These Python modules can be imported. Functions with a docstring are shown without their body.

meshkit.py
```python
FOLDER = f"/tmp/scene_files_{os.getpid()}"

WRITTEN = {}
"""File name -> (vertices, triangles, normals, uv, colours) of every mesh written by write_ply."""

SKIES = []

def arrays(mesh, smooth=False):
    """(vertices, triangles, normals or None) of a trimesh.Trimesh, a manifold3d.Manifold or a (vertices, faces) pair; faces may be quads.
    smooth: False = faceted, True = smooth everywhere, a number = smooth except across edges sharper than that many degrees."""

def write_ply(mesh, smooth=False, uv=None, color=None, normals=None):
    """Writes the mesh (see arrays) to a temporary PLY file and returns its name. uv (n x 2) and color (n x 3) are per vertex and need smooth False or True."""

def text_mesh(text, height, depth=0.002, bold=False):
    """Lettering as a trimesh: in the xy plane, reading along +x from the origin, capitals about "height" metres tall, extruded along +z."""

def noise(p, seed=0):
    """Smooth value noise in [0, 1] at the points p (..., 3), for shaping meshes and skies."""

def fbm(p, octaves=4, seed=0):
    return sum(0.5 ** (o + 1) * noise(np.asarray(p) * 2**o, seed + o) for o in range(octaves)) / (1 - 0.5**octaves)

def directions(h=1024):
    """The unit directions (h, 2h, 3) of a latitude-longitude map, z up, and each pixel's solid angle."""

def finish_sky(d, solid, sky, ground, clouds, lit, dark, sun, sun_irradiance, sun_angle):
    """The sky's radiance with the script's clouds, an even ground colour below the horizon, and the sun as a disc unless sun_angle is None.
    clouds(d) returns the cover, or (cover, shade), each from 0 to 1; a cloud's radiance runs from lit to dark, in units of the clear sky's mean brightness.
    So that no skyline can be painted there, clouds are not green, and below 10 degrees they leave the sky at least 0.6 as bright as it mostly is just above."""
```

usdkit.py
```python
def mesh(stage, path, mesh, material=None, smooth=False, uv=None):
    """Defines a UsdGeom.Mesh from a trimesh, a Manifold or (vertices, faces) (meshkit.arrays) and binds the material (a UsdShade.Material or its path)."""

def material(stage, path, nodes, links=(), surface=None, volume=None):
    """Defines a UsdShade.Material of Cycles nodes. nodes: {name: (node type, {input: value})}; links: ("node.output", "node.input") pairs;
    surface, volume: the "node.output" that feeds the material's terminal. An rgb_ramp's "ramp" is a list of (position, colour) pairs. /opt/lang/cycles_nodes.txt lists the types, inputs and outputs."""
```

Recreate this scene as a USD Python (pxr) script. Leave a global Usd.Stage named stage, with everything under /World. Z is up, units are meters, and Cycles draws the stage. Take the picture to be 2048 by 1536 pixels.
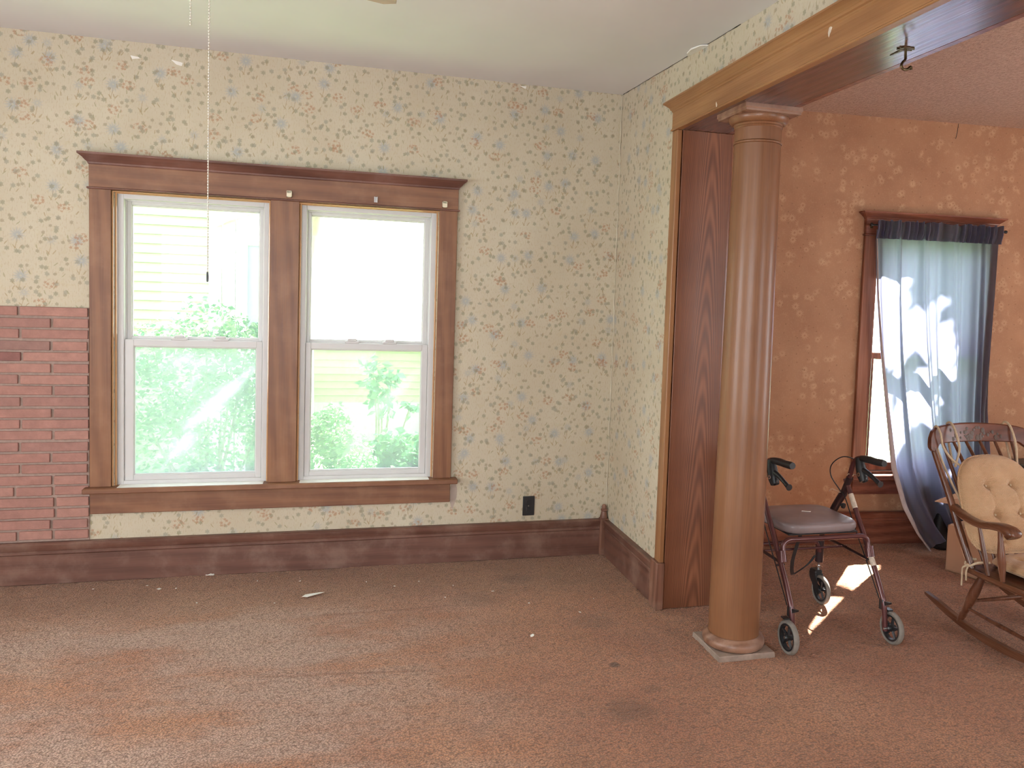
import math, random
import numpy as np, trimesh, usdkit, meshkit
from pxr import Usd, UsdGeom, UsdLux, UsdShade, Gf, Sdf, Vt
from shapely.geometry import Polygon

stage = Usd.Stage.CreateInMemory()
UsdGeom.SetStageUpAxis(stage, 'Z'); UsdGeom.SetStageMetersPerUnit(stage, 1.0)
UsdGeom.Xform.Define(stage, '/World'); UsdGeom.Scope.Define(stage, '/World/Looks')
V = np.array

# ------------------------------------------------------------------ camera, sky, sun, daylight fill, exposure
def frame(path_prim, right, up, back, pos):
    m = Gf.Matrix4d(*[float(x) for x in (*right, 0, *up, 0, *back, 0, *pos, 1)])
    UsdGeom.Xformable(path_prim).AddTransformOp().Set(m)

YAW, PITCH, ROLL, FPX, PPX, PPY = .2725, .0629, .0352, 1593.8, 1130.4, 698.74
_f = V([math.sin(YAW)*math.cos(PITCH), math.cos(YAW)*math.cos(PITCH), -math.sin(PITCH)])
_r = V([math.cos(YAW), -math.sin(YAW), 0.0]); _u = np.cross(_r, _f)
_r, _u = _r*math.cos(ROLL)+_u*math.sin(ROLL), -_r*math.sin(ROLL)+_u*math.cos(ROLL)
cam = UsdGeom.Camera.Define(stage, '/World/camera')
frame(cam, _r, _u, -_f, (-1.56, -4.5201, 1.5306))
cam.CreateHorizontalApertureAttr(36.0); cam.CreateVerticalApertureAttr(27.0)
cam.CreateFocalLengthAttr(36.0*FPX/2048)
cam.CreateHorizontalApertureOffsetAttr(-(PPX-1024)/2048*36)
cam.CreateVerticalApertureOffsetAttr(-(768-PPY)/2048*36)
cam.CreateClippingRangeAttr(Gf.Vec2f(0.05, 1000))
cam.CreateExposureAttr(0.0)

dome = UsdLux.DomeLight.Define(stage, '/World/sky')
dome.CreateIntensityAttr(2.3); dome.CreateColorAttr(Gf.Vec3f(.88, .95, 1.0))
def aim(prim, pos, d):
    d = V(d, float); d /= np.linalg.norm(d)
    up = V([0, 0, 1.0]) if abs(d[2]) < .9 else V([0, 1.0, 0])
    r = np.cross(d, up); r /= np.linalg.norm(r)
    frame(prim, r, np.cross(r, d), -d, pos)
sun = UsdLux.DistantLight.Define(stage, '/World/sun')
sun.CreateIntensityAttr(21.0); sun.CreateNormalizeAttr(True); sun.CreateAngleAttr(0.6); sun.CreateColorAttr(Gf.Vec3f(1.0, .95, .86))
aim(sun, (8, 8, 12), (-.97, -1.0, -1.46))
def daylight(name, pos, d, w, h, inten, col):
    l = UsdLux.RectLight.Define(stage, '/World/'+name)
    l.CreateWidthAttr(w); l.CreateHeightAttr(h); l.CreateIntensityAttr(inten); l.CreateColorAttr(Gf.Vec3f(*col))
    aim(l, pos, d)
# area lamps added as daylight fill in unseen window openings behind and beside the camera
daylight('daylight_left', (-4.62, -2.6, 1.35), (1, 0, -.08), 1.5, 1.5, 4.7, (1.0, .985, .96))
daylight('daylight_rear', (-2.4, -5.68, 1.35), (0, 1, -.05), 2.4, 1.6, 1.7, (1.0, .98, .95))
daylight('daylight_rear_adjoining', (2.3, -5.68, 1.35), (0, 1, -.05), 1.4, 1.6, .2, (1.0, .98, .95))
daylight('daylight_right', (4.28, -2.6, 1.3), (-1, 0, -.1), 1.2, 1.5, .15, (1.0, .98, .95))

# ------------------------------------------------------------------ helpers: prims
LOC, USED = {}, {}
def uniq(parent, name):
    k = (parent, name); USED[k] = USED.get(k, -1)+1
    return name if USED[k] == 0 else f'{name}_{USED[k]:03d}'
def tag(prim, label=None, cat=None, group=None, kind=None):
    for k, v in (('label', label), ('category', cat), ('group', group), ('kind', kind)):
        if v: prim.SetCustomDataByKey(k, v)
    return prim
def thing(name, label, cat, loc=(0, 0, 0), group=None, kind=None):
    p = '/World/'+uniq('/World', name)
    x = UsdGeom.Xform.Define(stage, p); x.AddTranslateOp().Set(Gf.Vec3d(*map(float, loc)))
    LOC[p] = V(loc, float); tag(x.GetPrim(), label, cat, group, kind)
    return p
def part(parent, name, mesh, mat, smooth=40, label=None, kind=None):
    """mesh in world coordinates; becomes ONE mesh prim under the thing"""
    p = parent+'/'+uniq(parent, name)
    root = '/'.join(parent.split('/')[:3]); off = LOC.get(root, V([0, 0, 0.]))
    if hasattr(mesh, 'vertices'):
        mesh = trimesh.Trimesh(mesh.vertices-off, mesh.faces, process=False)
    else:
        mesh = (V(mesh[0])-off, mesh[1])
    m = usdkit.mesh(stage, p, mesh, mat, smooth)
    tag(m.GetPrim(), label, kind=kind)
    return p
def single(name, mesh, mat, label, cat, group=None, kind=None, smooth=40):
    p = '/World/'+uniq('/World', name)
    lo = (mesh.vertices.min(0)+mesh.vertices.max(0))/2; lo[2] = mesh.vertices[:, 2].min()
    m = usdkit.mesh(stage, p, trimesh.Trimesh(mesh.vertices-lo, mesh.faces, process=False), mat, smooth)
    UsdGeom.Xformable(m).AddTranslateOp().Set(Gf.Vec3d(*map(float, lo)))
    LOC[p] = lo
    tag(m.GetPrim(), label, cat, group, kind)
    return p

# ------------------------------------------------------------------ helpers: shapes
cat_ = trimesh.util.concatenate
def box(x0, x1, y0, y1, z0, z1, b=0.0):
    x0, x1 = sorted((x0, x1)); y0, y1 = sorted((y0, y1)); z0, z1 = sorted((z0, z1))
    if b <= 0:
        m = trimesh.creation.box([x1-x0, y1-y0, z1-z0])
    else:
        b = min(b, .49*min(x1-x0, y1-y0, z1-z0)); h = V([x1-x0, y1-y0, z1-z0])/2
        pts = []
        for s in np.ndindex(2, 2, 2):
            s = V(s)*2-1
            for k in range(3):
                q = h-b; q = q.copy(); q[k] = h[k]; pts.append(s*q)
        m = trimesh.Trimesh(V(pts)).convex_hull
    m.apply_translation([(x0+x1)/2, (y0+y1)/2, (z0+z1)/2]); return m
def tube(pts, r, n=10, closed=False, rounded=0, caps=True):
    pts = V(pts, float)
    if rounded: pts = spline(pts, rounded)
    r = np.full(len(pts), r) if np.ndim(r) == 0 else np.interp(np.linspace(0, 1, len(pts)), np.linspace(0, 1, len(r)), r)
    t = np.gradient(pts, axis=0)
    if closed: t = np.roll(pts, -1, 0)-np.roll(pts, 1, 0)
    t /= np.linalg.norm(t, axis=1, keepdims=True)+1e-12
    a = np.cross(t[0], [0, 0, 1.]);
    if np.linalg.norm(a) < .1: a = np.cross(t[0], [1., 0, 0])
    a /= np.linalg.norm(a); vs = []; ang = np.linspace(0, 2*np.pi, n, endpoint=False)
    for p, tt, rr in zip(pts, t, r):
        a = a-tt*(a@tt); a /= np.linalg.norm(a); b = np.cross(tt, a)
        vs.append(p+rr*(np.cos(ang)[:, None]*a+np.sin(ang)[:, None]*b))
    v = np.vstack(vs); f = []; k = len(pts)
    for i in range(k if closed else k-1):
        j = (i+1) % k
        for q in range(n):
            w = (q+1) % n
            f += [[i*n+q, i*n+w, j*n+w], [i*n+q, j*n+w, j*n+q]]
    if caps and not closed:
        c0, c1 = len(v), len(v)+1; v = np.vstack([v, pts[0], pts[-1]])
        for q in range(n):
            w = (q+1) % n
            f += [[c0, w, q], [c1, (k-1)*n+q, (k-1)*n+w]]
    return trimesh.Trimesh(v, f, process=False)
def spline(pts, n):
    pts = V(pts, float); P = np.vstack([2*pts[0]-pts[1], pts, 2*pts[-1]-pts[-2]]); out = []
    for i in range(1, len(P)-2):
        p0, p1, p2, p3 = P[i-1:i+3]
        for t in np.linspace(0, 1, n, endpoint=False):
            out.append(.5*((2*p1)+(p2-p0)*t+(2*p0-5*p1+4*p2-p3)*t*t+(3*p1-p0-3*p2+p3)*t**3))
    out.append(pts[-1]); return V(out)
def lathe(profile, center=(0, 0, 0), n=40, axis=(0, 0, 1)):
    m = trimesh.creation.revolve(V(profile, float), sections=n)
    m.apply_transform(trimesh.geometry.align_vectors([0, 0, 1], axis)); m.apply_translation(center); return m
def extrude(poly, depth, o, ex, ey):
    """polygon (2d points) in the plane ex, ey at o, extruded along ex x ey"""
    g = Polygon(poly) if not hasattr(poly, 'exterior') else poly
    m = trimesh.creation.extrude_polygon(g, depth, engine='earcut')
    ex, ey = V(ex, float), V(ey, float); ez = np.cross(ex, ey); v = m.vertices
    m = trimesh.Trimesh(V(o)+v[:, :1]*ex+v[:, 1:2]*ey+v[:, 2:]*ez, m.faces, process=False); return m
def rect_loft(x0, x1, yb, yf, prof, sides=(1, 1)):
    """stack of rectangles growing by o to the front (towards -y) and the sides; prof = [(o, z)]"""
    vs = []
    for o, z in prof:
        vs += [[x0-o*sides[0], yb, z], [x1+o*sides[1], yb, z], [x1+o*sides[1], yf-o, z], [x0-o*sides[0], yf-o, z]]
    f = []; k = len(prof)
    for i in range(k-1):
        for q in range(4):
            w = (q+1) % 4
            f += [[i*4+q, i*4+w, i*4+4+w], [i*4+q, i*4+4+w, i*4+4+q]]
    f += [[2, 1, 0], [3, 2, 0]]; t = (k-1)*4; f += [[t, t+1, t+2], [t, t+2, t+3]]
    m = trimesh.Trimesh(V(vs, float), f, process=False); m.fix_normals(); return m
def sq_loft(cx, cy, prof):
    vs = []
    for h, z in prof:
        vs += [[cx-h, cy-h, z], [cx+h, cy-h, z], [cx+h, cy+h, z], [cx-h, cy+h, z]]
    f = []; k = len(prof)
    for i in range(k-1):
        for q in range(4):
            w = (q+1) % 4
            f += [[i*4+q, i*4+w, i*4+4+w], [i*4+q, i*4+4+w, i*4+4+q]]
    f += [[2, 1, 0], [3, 2, 0]]; t = (k-1)*4; f += [[t, t+1, t+2], [t, t+2, t+3]]
    return trimesh.Trimesh(V(vs, float), f, process=False)
def moulding(prof, p0, p1, out):
    """profile [(o, z)] (o = distance from the wall) run from p0 to p1; out = direction away from the wall"""
    p0, p1, out = V([*p0, 0.]), V([*p1, 0.]), V([*out, 0.]); n = len(prof); vs = []
    for p in (p0, p1):
        vs += [p+out*o+V([0, 0, z]) for o, z in prof]
    f = []
    for q in range(n):
        w = (q+1) % n; f += [[q, w, n+w], [q, n+w, n+q]]
    tri = trimesh.creation.triangulate_polygon(Polygon(prof), engine='earcut')[1]
    f += [list(t) for t in tri]+[[n+a, n+c, n+b] for a, b, c in tri]
    m = trimesh.Trimesh(V(vs), f, process=False); m.fix_normals(); return m
def grid_mesh(P):
    """P (n, m, 3) -> open surface"""
    n, m = P.shape[:2]; i = np.arange(n*m).reshape(n, m)
    a, b, c, d = i[:-1, :-1].ravel(), i[1:, :-1].ravel(), i[1:, 1:].ravel(), i[:-1, 1:].ravel()
    return trimesh.Trimesh(P.reshape(-1, 3), np.vstack([np.c_[a, b, c], np.c_[a, c, d]]), process=False)
def thicken(P, N, t):
    """closed cloth of thickness t from a grid of points and normals"""
    a = grid_mesh(P+N*t/2); b = grid_mesh(P-N*t/2); n, m = P.shape[:2]; i = np.arange(n*m).reshape(n, m)
    rim = np.r_[i[0, :-1], i[:-1, -1], i[-1, :0:-1], i[:0:-1, 0]]; o = n*m; k = len(rim); f = []
    for q in range(k):
        s, e = rim[q], rim[(q+1) % k]; f += [[s, e, e+o], [s, e+o, s+o]]
    return trimesh.Trimesh(np.vstack([a.vertices, b.vertices]), np.vstack([a.faces, b.faces[:, ::-1]+o, f]), process=False)
def normals(P):
    du, dv = np.gradient(P, axis=0), np.gradient(P, axis=1); n = np.cross(du, dv)
    return n/(np.linalg.norm(n, axis=2, keepdims=True)+1e-12)

# ------------------------------------------------------------------ helpers: materials
class G:
    def __init__(s): s.nodes, s.links, s.k = {}, [], 0
    def n(s, kind, out=None, **inp):
        name = f'{kind}{s.k}'; s.k += 1; const = {}
        for k, v in inp.items():
            if isinstance(v, str) and '.' in v: s.links.append((v, f'{name}.{k}'))
            else: const[k] = v
        s.nodes[name] = (kind, const)
        outs = {'math': 'value', 'noise_texture': 'fac', 'rgb_ramp': 'color', 'mix': 'color', 'mapping': 'vector', 'principled_bsdf': 'BSDF', 'voronoi_texture': 'distance',
                'combine_xyz': 'vector', 'map_range': 'result', 'bump': 'normal', 'vector_math': 'vector', 'wave_texture': 'fac', 'geometry': 'position', 'texture_coordinate': 'object',
                'separate_xyz': 'x', 'separate_color': 'r', 'transparent_bsdf': 'BSDF', 'glossy_bsdf': 'BSDF', 'translucent_bsdf': 'BSDF', 'diffuse_bsdf': 'BSDF', 'mix_closure': 'closure', 'add_closure': 'closure', 'fresnel': 'fac', 'object_info': 'random', 'hsv': 'color', 'layer_weight': 'facing'}
        return f'{name}.{out or outs[kind]}'
    def m(s, op, a, b=0.0, c=0.0): return s.n('math', math_type=op, value1=a, value2=b, value3=c)
    def o(s, ref, out): return ref.split('.')[0]+'.'+out
    def ramp(s, fac, stops): return s.n('rgb_ramp', ramp=stops, fac=fac)
    def mix(s, fac, a, b, t='mix'): return s.n('mix', mix_type=t, fac=fac, color1=a, color2=b)
    def step(s, x, lo, hi): return s.n('map_range', value=x, from_min=lo, from_max=hi, to_min=0.0, to_max=1.0, clamp=True, range_type='smoothstep')
    def done(s, name, surf): return usdkit.material(stage, '/World/Looks/'+name, s.nodes, s.links, surface=surf)
def plain(name, col, rough=.6, metal=0.0, var=.08, scale=18, bump=0.0, coat=0.0, spec=.5, sheen=0.0):
    g = G(); tc = g.n('texture_coordinate')
    nz = g.n('noise_texture', vector=tc, scale=scale, detail=4.0)
    c = g.ramp(nz, [(.25, tuple(x*(1-var) for x in col)), (.75, tuple(min(1, x*(1+var)) for x in col))])
    inp = dict(base_color=c, roughness=rough, metallic=metal, coat_weight=coat, coat_roughness=.12, specular_ior_level=spec, sheen_weight=sheen)
    if bump: inp['normal'] = g.n('bump', height=nz, strength=bump, distance=.002)
    return g.done(name, g.n('principled_bsdf', **inp))
def wood(name, dark, light, axis='z', rough=.45, coat=0.0, ring=9.0, dist=5.0, dust=None, arch=None, contrast=.75, bump=.15):
    g = G(); tc = g.n('texture_coordinate')
    st = {'x': (.07, 1, 1), 'y': (1, .07, 1), 'z': (1, 1, .07)}[axis]
    v = g.n('mapping', vector=tc, scale=st)
    warp = g.n('noise_texture', vector=v, scale=5.0, detail=2.0)
    if arch:   # flat-sawn board: arches along the grain; arch = (cross axis, centre, squeeze, rise)
        sep = g.n('separate_xyz', vector=tc)
        u = g.m('subtract', g.o(sep, arch[0]), arch[1]); w = g.o(sep, axis)
        q = g.m('multiply_add', g.m('multiply', u, u), arch[2], g.m('multiply', w, arch[3]))
        q = g.m('multiply_add', warp, 5.0, q)
        rings = g.m('multiply_add', g.m('sine', g.m('multiply', q, 6.283)), .5, .5)
    else:
        rings = g.n('wave_texture', vector=v, wave_type='bands', bands_direction='diagonal', scale=ring, distortion=dist, detail=2.0, detail_scale=1.5)
    fine = g.n('noise_texture', vector=g.n('mapping', vector=tc, scale=tuple(x*(.35 if x < 1 else 1) for x in st)), scale=160.0, detail=3.0)
    blot = g.n('noise_texture', vector=tc, scale=3.0, detail=3.0)
    t = g.m('multiply_add', rings, contrast*.55, g.m('multiply_add', fine, .45, g.m('multiply_add', blot, .5, -.30)))
    c = g.ramp(t, [(.05, dark), (.85, light)])
    if dust:
        d = g.step(g.n('noise_texture', vector=tc, scale=6.0, detail=5.0, roughness=.65), .42, .75)
        c = g.mix(g.m('multiply', d, dust[1]), c, dust[0])
    r = g.m('multiply_add', fine, .2, rough-.1)
    b = g.n('bump', height=fine, strength=bump, distance=.001)
    return g.done(name, g.n('principled_bsdf', base_color=c, roughness=r, normal=b, coat_weight=coat, coat_roughness=.15))

def stamp(g, u, v, scale, seed, rnd=1.0):
    """local coordinates (dx, dy) from the nearest stamp centre of a jittered grid, and two random numbers of that stamp"""
    vec = g.n('combine_xyz', x=g.m('add', u, seed*3.17), y=g.m('add', v, seed*1.71), z=0.0)
    vo = g.n('voronoi_texture', dimensions='2D', feature='f1', vector=vec, scale=scale, randomness=rnd)
    d = g.n('separate_xyz', vector=g.n('vector_math', math_type='subtract', vector1=vec, vector2=g.o(vo, 'position')))
    c = g.n('separate_color', color=g.o(vo, 'color'))
    return g.o(d, 'x'), g.o(d, 'y'), c, g.o(c, 'g')
def rosette(g, dx, dy, R, petals, depth, soft=.25, phase=0.0):
    r = g.m('sqrt', g.m('add', g.m('multiply', dx, dx), g.m('multiply', dy, dy)))
    a = g.m('arctan2', dy, dx)
    k = g.m('absolute', g.m('sine', g.m('multiply_add', a, petals/2, phase)))
    rr = g.m('multiply', g.m('multiply_add', k, depth, 1-depth), R)
    q = g.m('divide', r, rr)
    return g.n('map_range', value=q, from_min=1+soft, from_max=1-soft, to_min=0.0, to_max=1.0, clamp=True), r
def rot(g, dx, dy, ang):
    c, s = g.m('cosine', ang), g.m('sine', ang)
    return g.m('subtract', g.m('multiply', dx, c), g.m('multiply', dy, s)), g.m('add', g.m('multiply', dx, s), g.m('multiply', dy, c))
def leaf(g, x, y, L, W, soft=.3):
    q = g.m('add', g.m('power', g.m('absolute', g.m('divide', x, L)), 2.0), g.m('power', g.m('absolute', g.m('divide', y, W)), 2.0))
    return g.n('map_range', value=q, from_min=1+soft, from_max=1-soft, to_min=0.0, to_max=1.0, clamp=True)

def wallpaper_floral(name, axis):
    g = G(); p = g.n('separate_xyz', vector=g.n('geometry'))
    u, v = g.o(p, axis), g.o(p, 'z')
    wob = g.n('noise_texture', vector=g.n('geometry'), scale=70.0, detail=2.0)
    wob2 = g.o(wob, 'color'); ws = g.n('separate_color', color=wob2)
    u = g.m('multiply_add', g.m('subtract', ws, .5), .008, u); v = g.m('multiply_add', g.m('subtract', g.o(ws, 'g'), .5), .008, v)
    base = (.545, .48, .365)
    aged = g.n('noise_texture', vector=g.n('geometry'), scale=2.2, detail=5.0, roughness=.6)
    c = g.ramp(aged, [(.3, (.50, .43, .32)), (.55, base), (.75, (.585, .53, .41))])
    fleck = g.n('noise_texture', vector=g.n('mapping', vector=g.n('geometry'), scale=(1, 1, .35)), scale=150.0, detail=2.0)
    c = g.mix(g.m('multiply', g.step(fleck, .50, .72), .42), c, (.42, .32, .21))
    # pale ochre ghost foliage behind the flowers
    gh = g.n('noise_texture', vector=g.n('geometry'), scale=26.0, detail=3.0, roughness=.6)
    c = g.mix(g.m('multiply', g.step(gh, .56, .66), .30), c, (.50, .42, .27))
    # large blue flowers with a stem
    for seed, sc, R, col, pet, ex in ((1, 5.0, .028, (.33, .355, .375), 13, .25), (2, 4.3, .021, (.40, .39, .36), 9, .45)):
        dx, dy, k1, k2 = stamp(g, u, v, sc, seed, .75)
        on = g.m('greater_than', k1, ex)
        stem = g.m('multiply', g.step(g.m('absolute', g.m('add', dx, g.m('multiply', g.m('multiply', dy, dy), 2.5))), .0032, .0012), g.m('multiply', g.m('less_than', dy, -.015), g.m('greater_than', dy, -.072)))
        c = g.mix(g.m('multiply', g.m('multiply', stem, on), .55), c, (.38, .28, .16))
        for sx, ang in ((-.014, 2.2), (.014, .95)):
            lx, ly = rot(g, g.m('subtract', dx, sx), g.m('add', dy, .060), -ang)
            c = g.mix(g.m('multiply', g.m('multiply', leaf(g, lx, ly, .013, .0030), on), .6), c, (.37, .27, .15))
        f, r = rosette(g, dx, dy, R, pet, .5, .5)
        c = g.mix(g.m('multiply', g.m('multiply', f, on), .68), c, col)
        ctr = g.step(r, .007, .003)
        c = g.mix(g.m('multiply', g.m('multiply', ctr, on), .6), c, (.52, .47, .34))
    # rust sprays of tiny blossoms
    for seed, sc in ((3, 5.0), (4, 4.4)):
        dx, dy, k1, k2 = stamp(g, u, v, sc, seed, .8)
        on = g.m('multiply', g.m('greater_than', k1, .35), g.step(g.m('sqrt', g.m('add', g.m('multiply', dx, dx), g.m('multiply', g.m('multiply', dy, dy), 2.0))), .040, .028))
        ax, ay, j1, j2 = stamp(g, u, v, 52.0, seed+7, .9)
        f, _ = rosette(g, ax, ay, .0082, 5, .5, .4)
        c = g.mix(g.m('multiply', g.m('multiply', f, on), .72), c, (.40, .22, .13))
    # scattered grey-green leaves
    for seed, sc, R, col, ex in ((11, 16.0, .0115, (.27, .255, .175), .45), (12, 20.0, .0092, (.32, .265, .18), .58), (13, 14.0, .0120, (.30, .285, .22), .58)):
        dx, dy, k1, k2 = stamp(g, u, v, sc, seed, .95)
        f, _ = rosette(g, dx, dy, R, 6, .35)
        c = g.mix(g.m('multiply', g.m('multiply', f, g.m('greater_than', k1, ex)), .66), c, col)
    for seed, sc, col in ((21, 12.0, (.34, .25, .13)), (22, 15.0, (.30, .27, .15))):
        dx, dy, k1, k2 = stamp(g, u, v, sc, seed, .95)
        lx, ly = rot(g, dx, dy, g.m('multiply_add', k2, 1.6, .8))
        c = g.mix(g.m('multiply', g.m('multiply', leaf(g, lx, ly, .012, .0028), g.m('greater_than', k1, .5)), .6), c, col)
    b = g.n('bump', height=fleck, strength=.15, distance=.001)
    return g.done(name, g.n('principled_bsdf', base_color=c, roughness=.75, normal=b, specular_ior_level=.25))
def wallpaper_daisy(name):
    g = G(); tc = g.n('mapping', vector=g.n('geometry'), location=(0, -.0834, 0)); tc = g.n('mapping', vector=tc, rotation=(0, 0, .099)); p = g.n('separate_xyz', vector=tc)
    u, v = g.o(p, 'x'), g.o(p, 'z')
    wob = g.n('separate_color', color=g.n('noise_texture', out='color', vector=tc, scale=55.0, detail=2.0))
    u = g.m('multiply_add', g.m('subtract', wob, .5), .012, u); v = g.m('multiply_add', g.m('subtract', g.o(wob, 'g'), .5), .012, v)
    aged = g.n('noise_texture', vector=tc, scale=3.0, detail=5.0, roughness=.62)
    c = g.ramp(aged, [(.3, (.355, .18, .10)), (.7, (.46, .255, .145))])
    mot = g.n('noise_texture', vector=tc, scale=90.0, detail=3.0)
    c = g.mix(g.m('multiply', g.step(mot, .5, .8), .25), c, (.58, .38, .24))
    cl = g.n('noise_texture', vector=tc, scale=5.5, detail=1.0)
    clus = g.step(cl, .47, .56)
    for seed, sc, R, ex in ((31, 15.0, .024, .25), (32, 11.5, .019, .45)):
        dx, dy, k1, k2 = stamp(g, u, v, sc, seed, .7)
        f, r = rosette(g, dx, dy, R, 12, .5, .3)
        hole = g.step(r, .004, .010)
        m = g.m('multiply', g.m('multiply', f, hole), g.m('multiply', g.m('greater_than', k1, ex), clus))
        c = g.mix(g.m('multiply', m, .34), c, (.66, .46, .28))
    dx, dy, k1, k2 = stamp(g, u, v, 20.0, 41, .95)
    s = g.m('multiply', g.step(g.m('sqrt', g.m('add', g.m('multiply', dx, dx), g.m('multiply', dy, dy))), .006, .002), g.m('greater_than', k1, .72))
    c = g.mix(g.m('multiply', s, .6), c, (.24, .12, .06))
    return g.done(name, g.n('principled_bsdf', base_color=c, roughness=.7, specular_ior_level=.3))
def carpet_material():
    g = G(); tc = g.n('geometry')
    big = g.n('noise_texture', vector=tc, scale=1.1, detail=5.0, roughness=.6, distortion=.4)
    mid = g.n('noise_texture', vector=tc, scale=7.0, detail=4.0, roughness=.65)
    c = g.ramp(big, [(.30, (.45, .18, .10)), (.55, (.57, .26, .14)), (.75, (.65, .36, .22))])
    c = g.mix(g.m('multiply', g.step(mid, .45, .75), .35), c, (.30, .165, .10))
    # darker band along the back baseboard, shade painted into the pile colour
    sep = g.n('separate_xyz', vector=tc)
    yw = g.m('multiply_add', big, .5, sep.split('.')[0]+'.y')
    shade_band = g.m('multiply', g.step(yw, -.55, -.15), g.step(g.o(sep, 'x'), .3, -.3))
    c = g.mix(g.m('multiply', shade_band, .45), c, (.27, .17, .12))
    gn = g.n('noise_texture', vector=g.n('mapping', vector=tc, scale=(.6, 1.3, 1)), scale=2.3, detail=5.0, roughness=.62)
    gr = g.m('multiply', g.m('multiply', g.step(gn, .36, .60), g.step(g.o(sep, 'x'), -.5, -1.6)), g.step(g.o(sep, 'y'), -.38, -.75))  # pale patch at left: window highlight painted in, together with streaky wear
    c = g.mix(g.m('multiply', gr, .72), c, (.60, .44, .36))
    for ax_, ay_, bx_, by_ in ((-1.850, -1.262, -1.180, -1.330), (-1.74, -.68, -.93, -.66)):
        t_ = g.m('divide', g.m('subtract', sep, ax_), bx_-ax_)
        yl = g.m('multiply_add', t_, by_-ay_, ay_)
        dd = g.m('absolute', g.m('subtract', g.m('multiply_add', g.m('subtract', mid, .5), .05, g.o(sep, 'y')), yl))
        on = g.m('multiply', g.step(dd, .016, .004), g.m('multiply', g.step(t_, -.05, .1), g.step(t_, 1.1, .8)))
        c = g.mix(g.m('multiply', on, .6), c, (.30, .125, .075))
    for sx, sy, r0, col, a in ((-.433, -1.441, .032, (.05, .03, .02), .85), (-.50, -1.80, .13, (.17, .085, .05), .5), (-.36, -1.66, .05, (.20, .10, .06), .45), (-.62, -.35, .12, (.19, .10, .07), .5), (-.9, -.62, .16, (.24, .13, .085), .4), (-.38, -.98, .14, (.24, .12, .075), .45), (.35, -.45, .2, (.30, .13, .08), .4)):
        d = g.m('sqrt', g.m('add', g.m('power', g.m('absolute', g.m('subtract', sep, sx)), 2.0), g.m('multiply', g.m('power', g.m('absolute', g.m('subtract', g.o(sep, 'y'), sy)), 2.0), 1.6)))
        d = g.m('multiply_add', g.m('subtract', mid, .5), r0*1.3, d)
        c = g.mix(g.m('multiply', g.step(d, r0, r0*.5), a), c, col)
    tuft = g.n('voronoi_texture', vector=g.n('mapping', vector=tc, scale=(1, 1.25, 1)), scale=125.0, feature='f1', randomness=1.0)
    fuzz = g.n('noise_texture', vector=tc, scale=230.0, detail=3.0, roughness=.7)
    h = g.m('multiply_add', fuzz, .7, g.m('multiply', g.m('subtract', 1.0, tuft), .8))
    c = g.mix(g.m('multiply', g.step(tuft, .34, .66), .55), c, (.11, .05, .03))  # gaps between tufts coloured dark for their shadow
    speck = g.n('noise_texture', vector=g.n('mapping', vector=tc, scale=(.55, 1.2, 1)), scale=95.0, detail=2.0, roughness=.6)
    c = g.mix(g.m('multiply', g.step(speck, .52, .66), .68), c, (.13, .06, .04))  # dark specks paint small tuft shadows into the carpet colour
    c = g.mix(g.m('multiply', g.step(fuzz, .52, .75), .22), c, (.66, .46, .33))
    b = g.n('bump', height=h, strength=.8, distance=.012)
    return g.done('carpet', g.n('principled_bsdf', base_color=c, roughness=.95, normal=b, specular_ior_level=.1, sheen_weight=.35, sheen_roughness=.5, sheen_tint=(1.0, .85, .75)))
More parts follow.
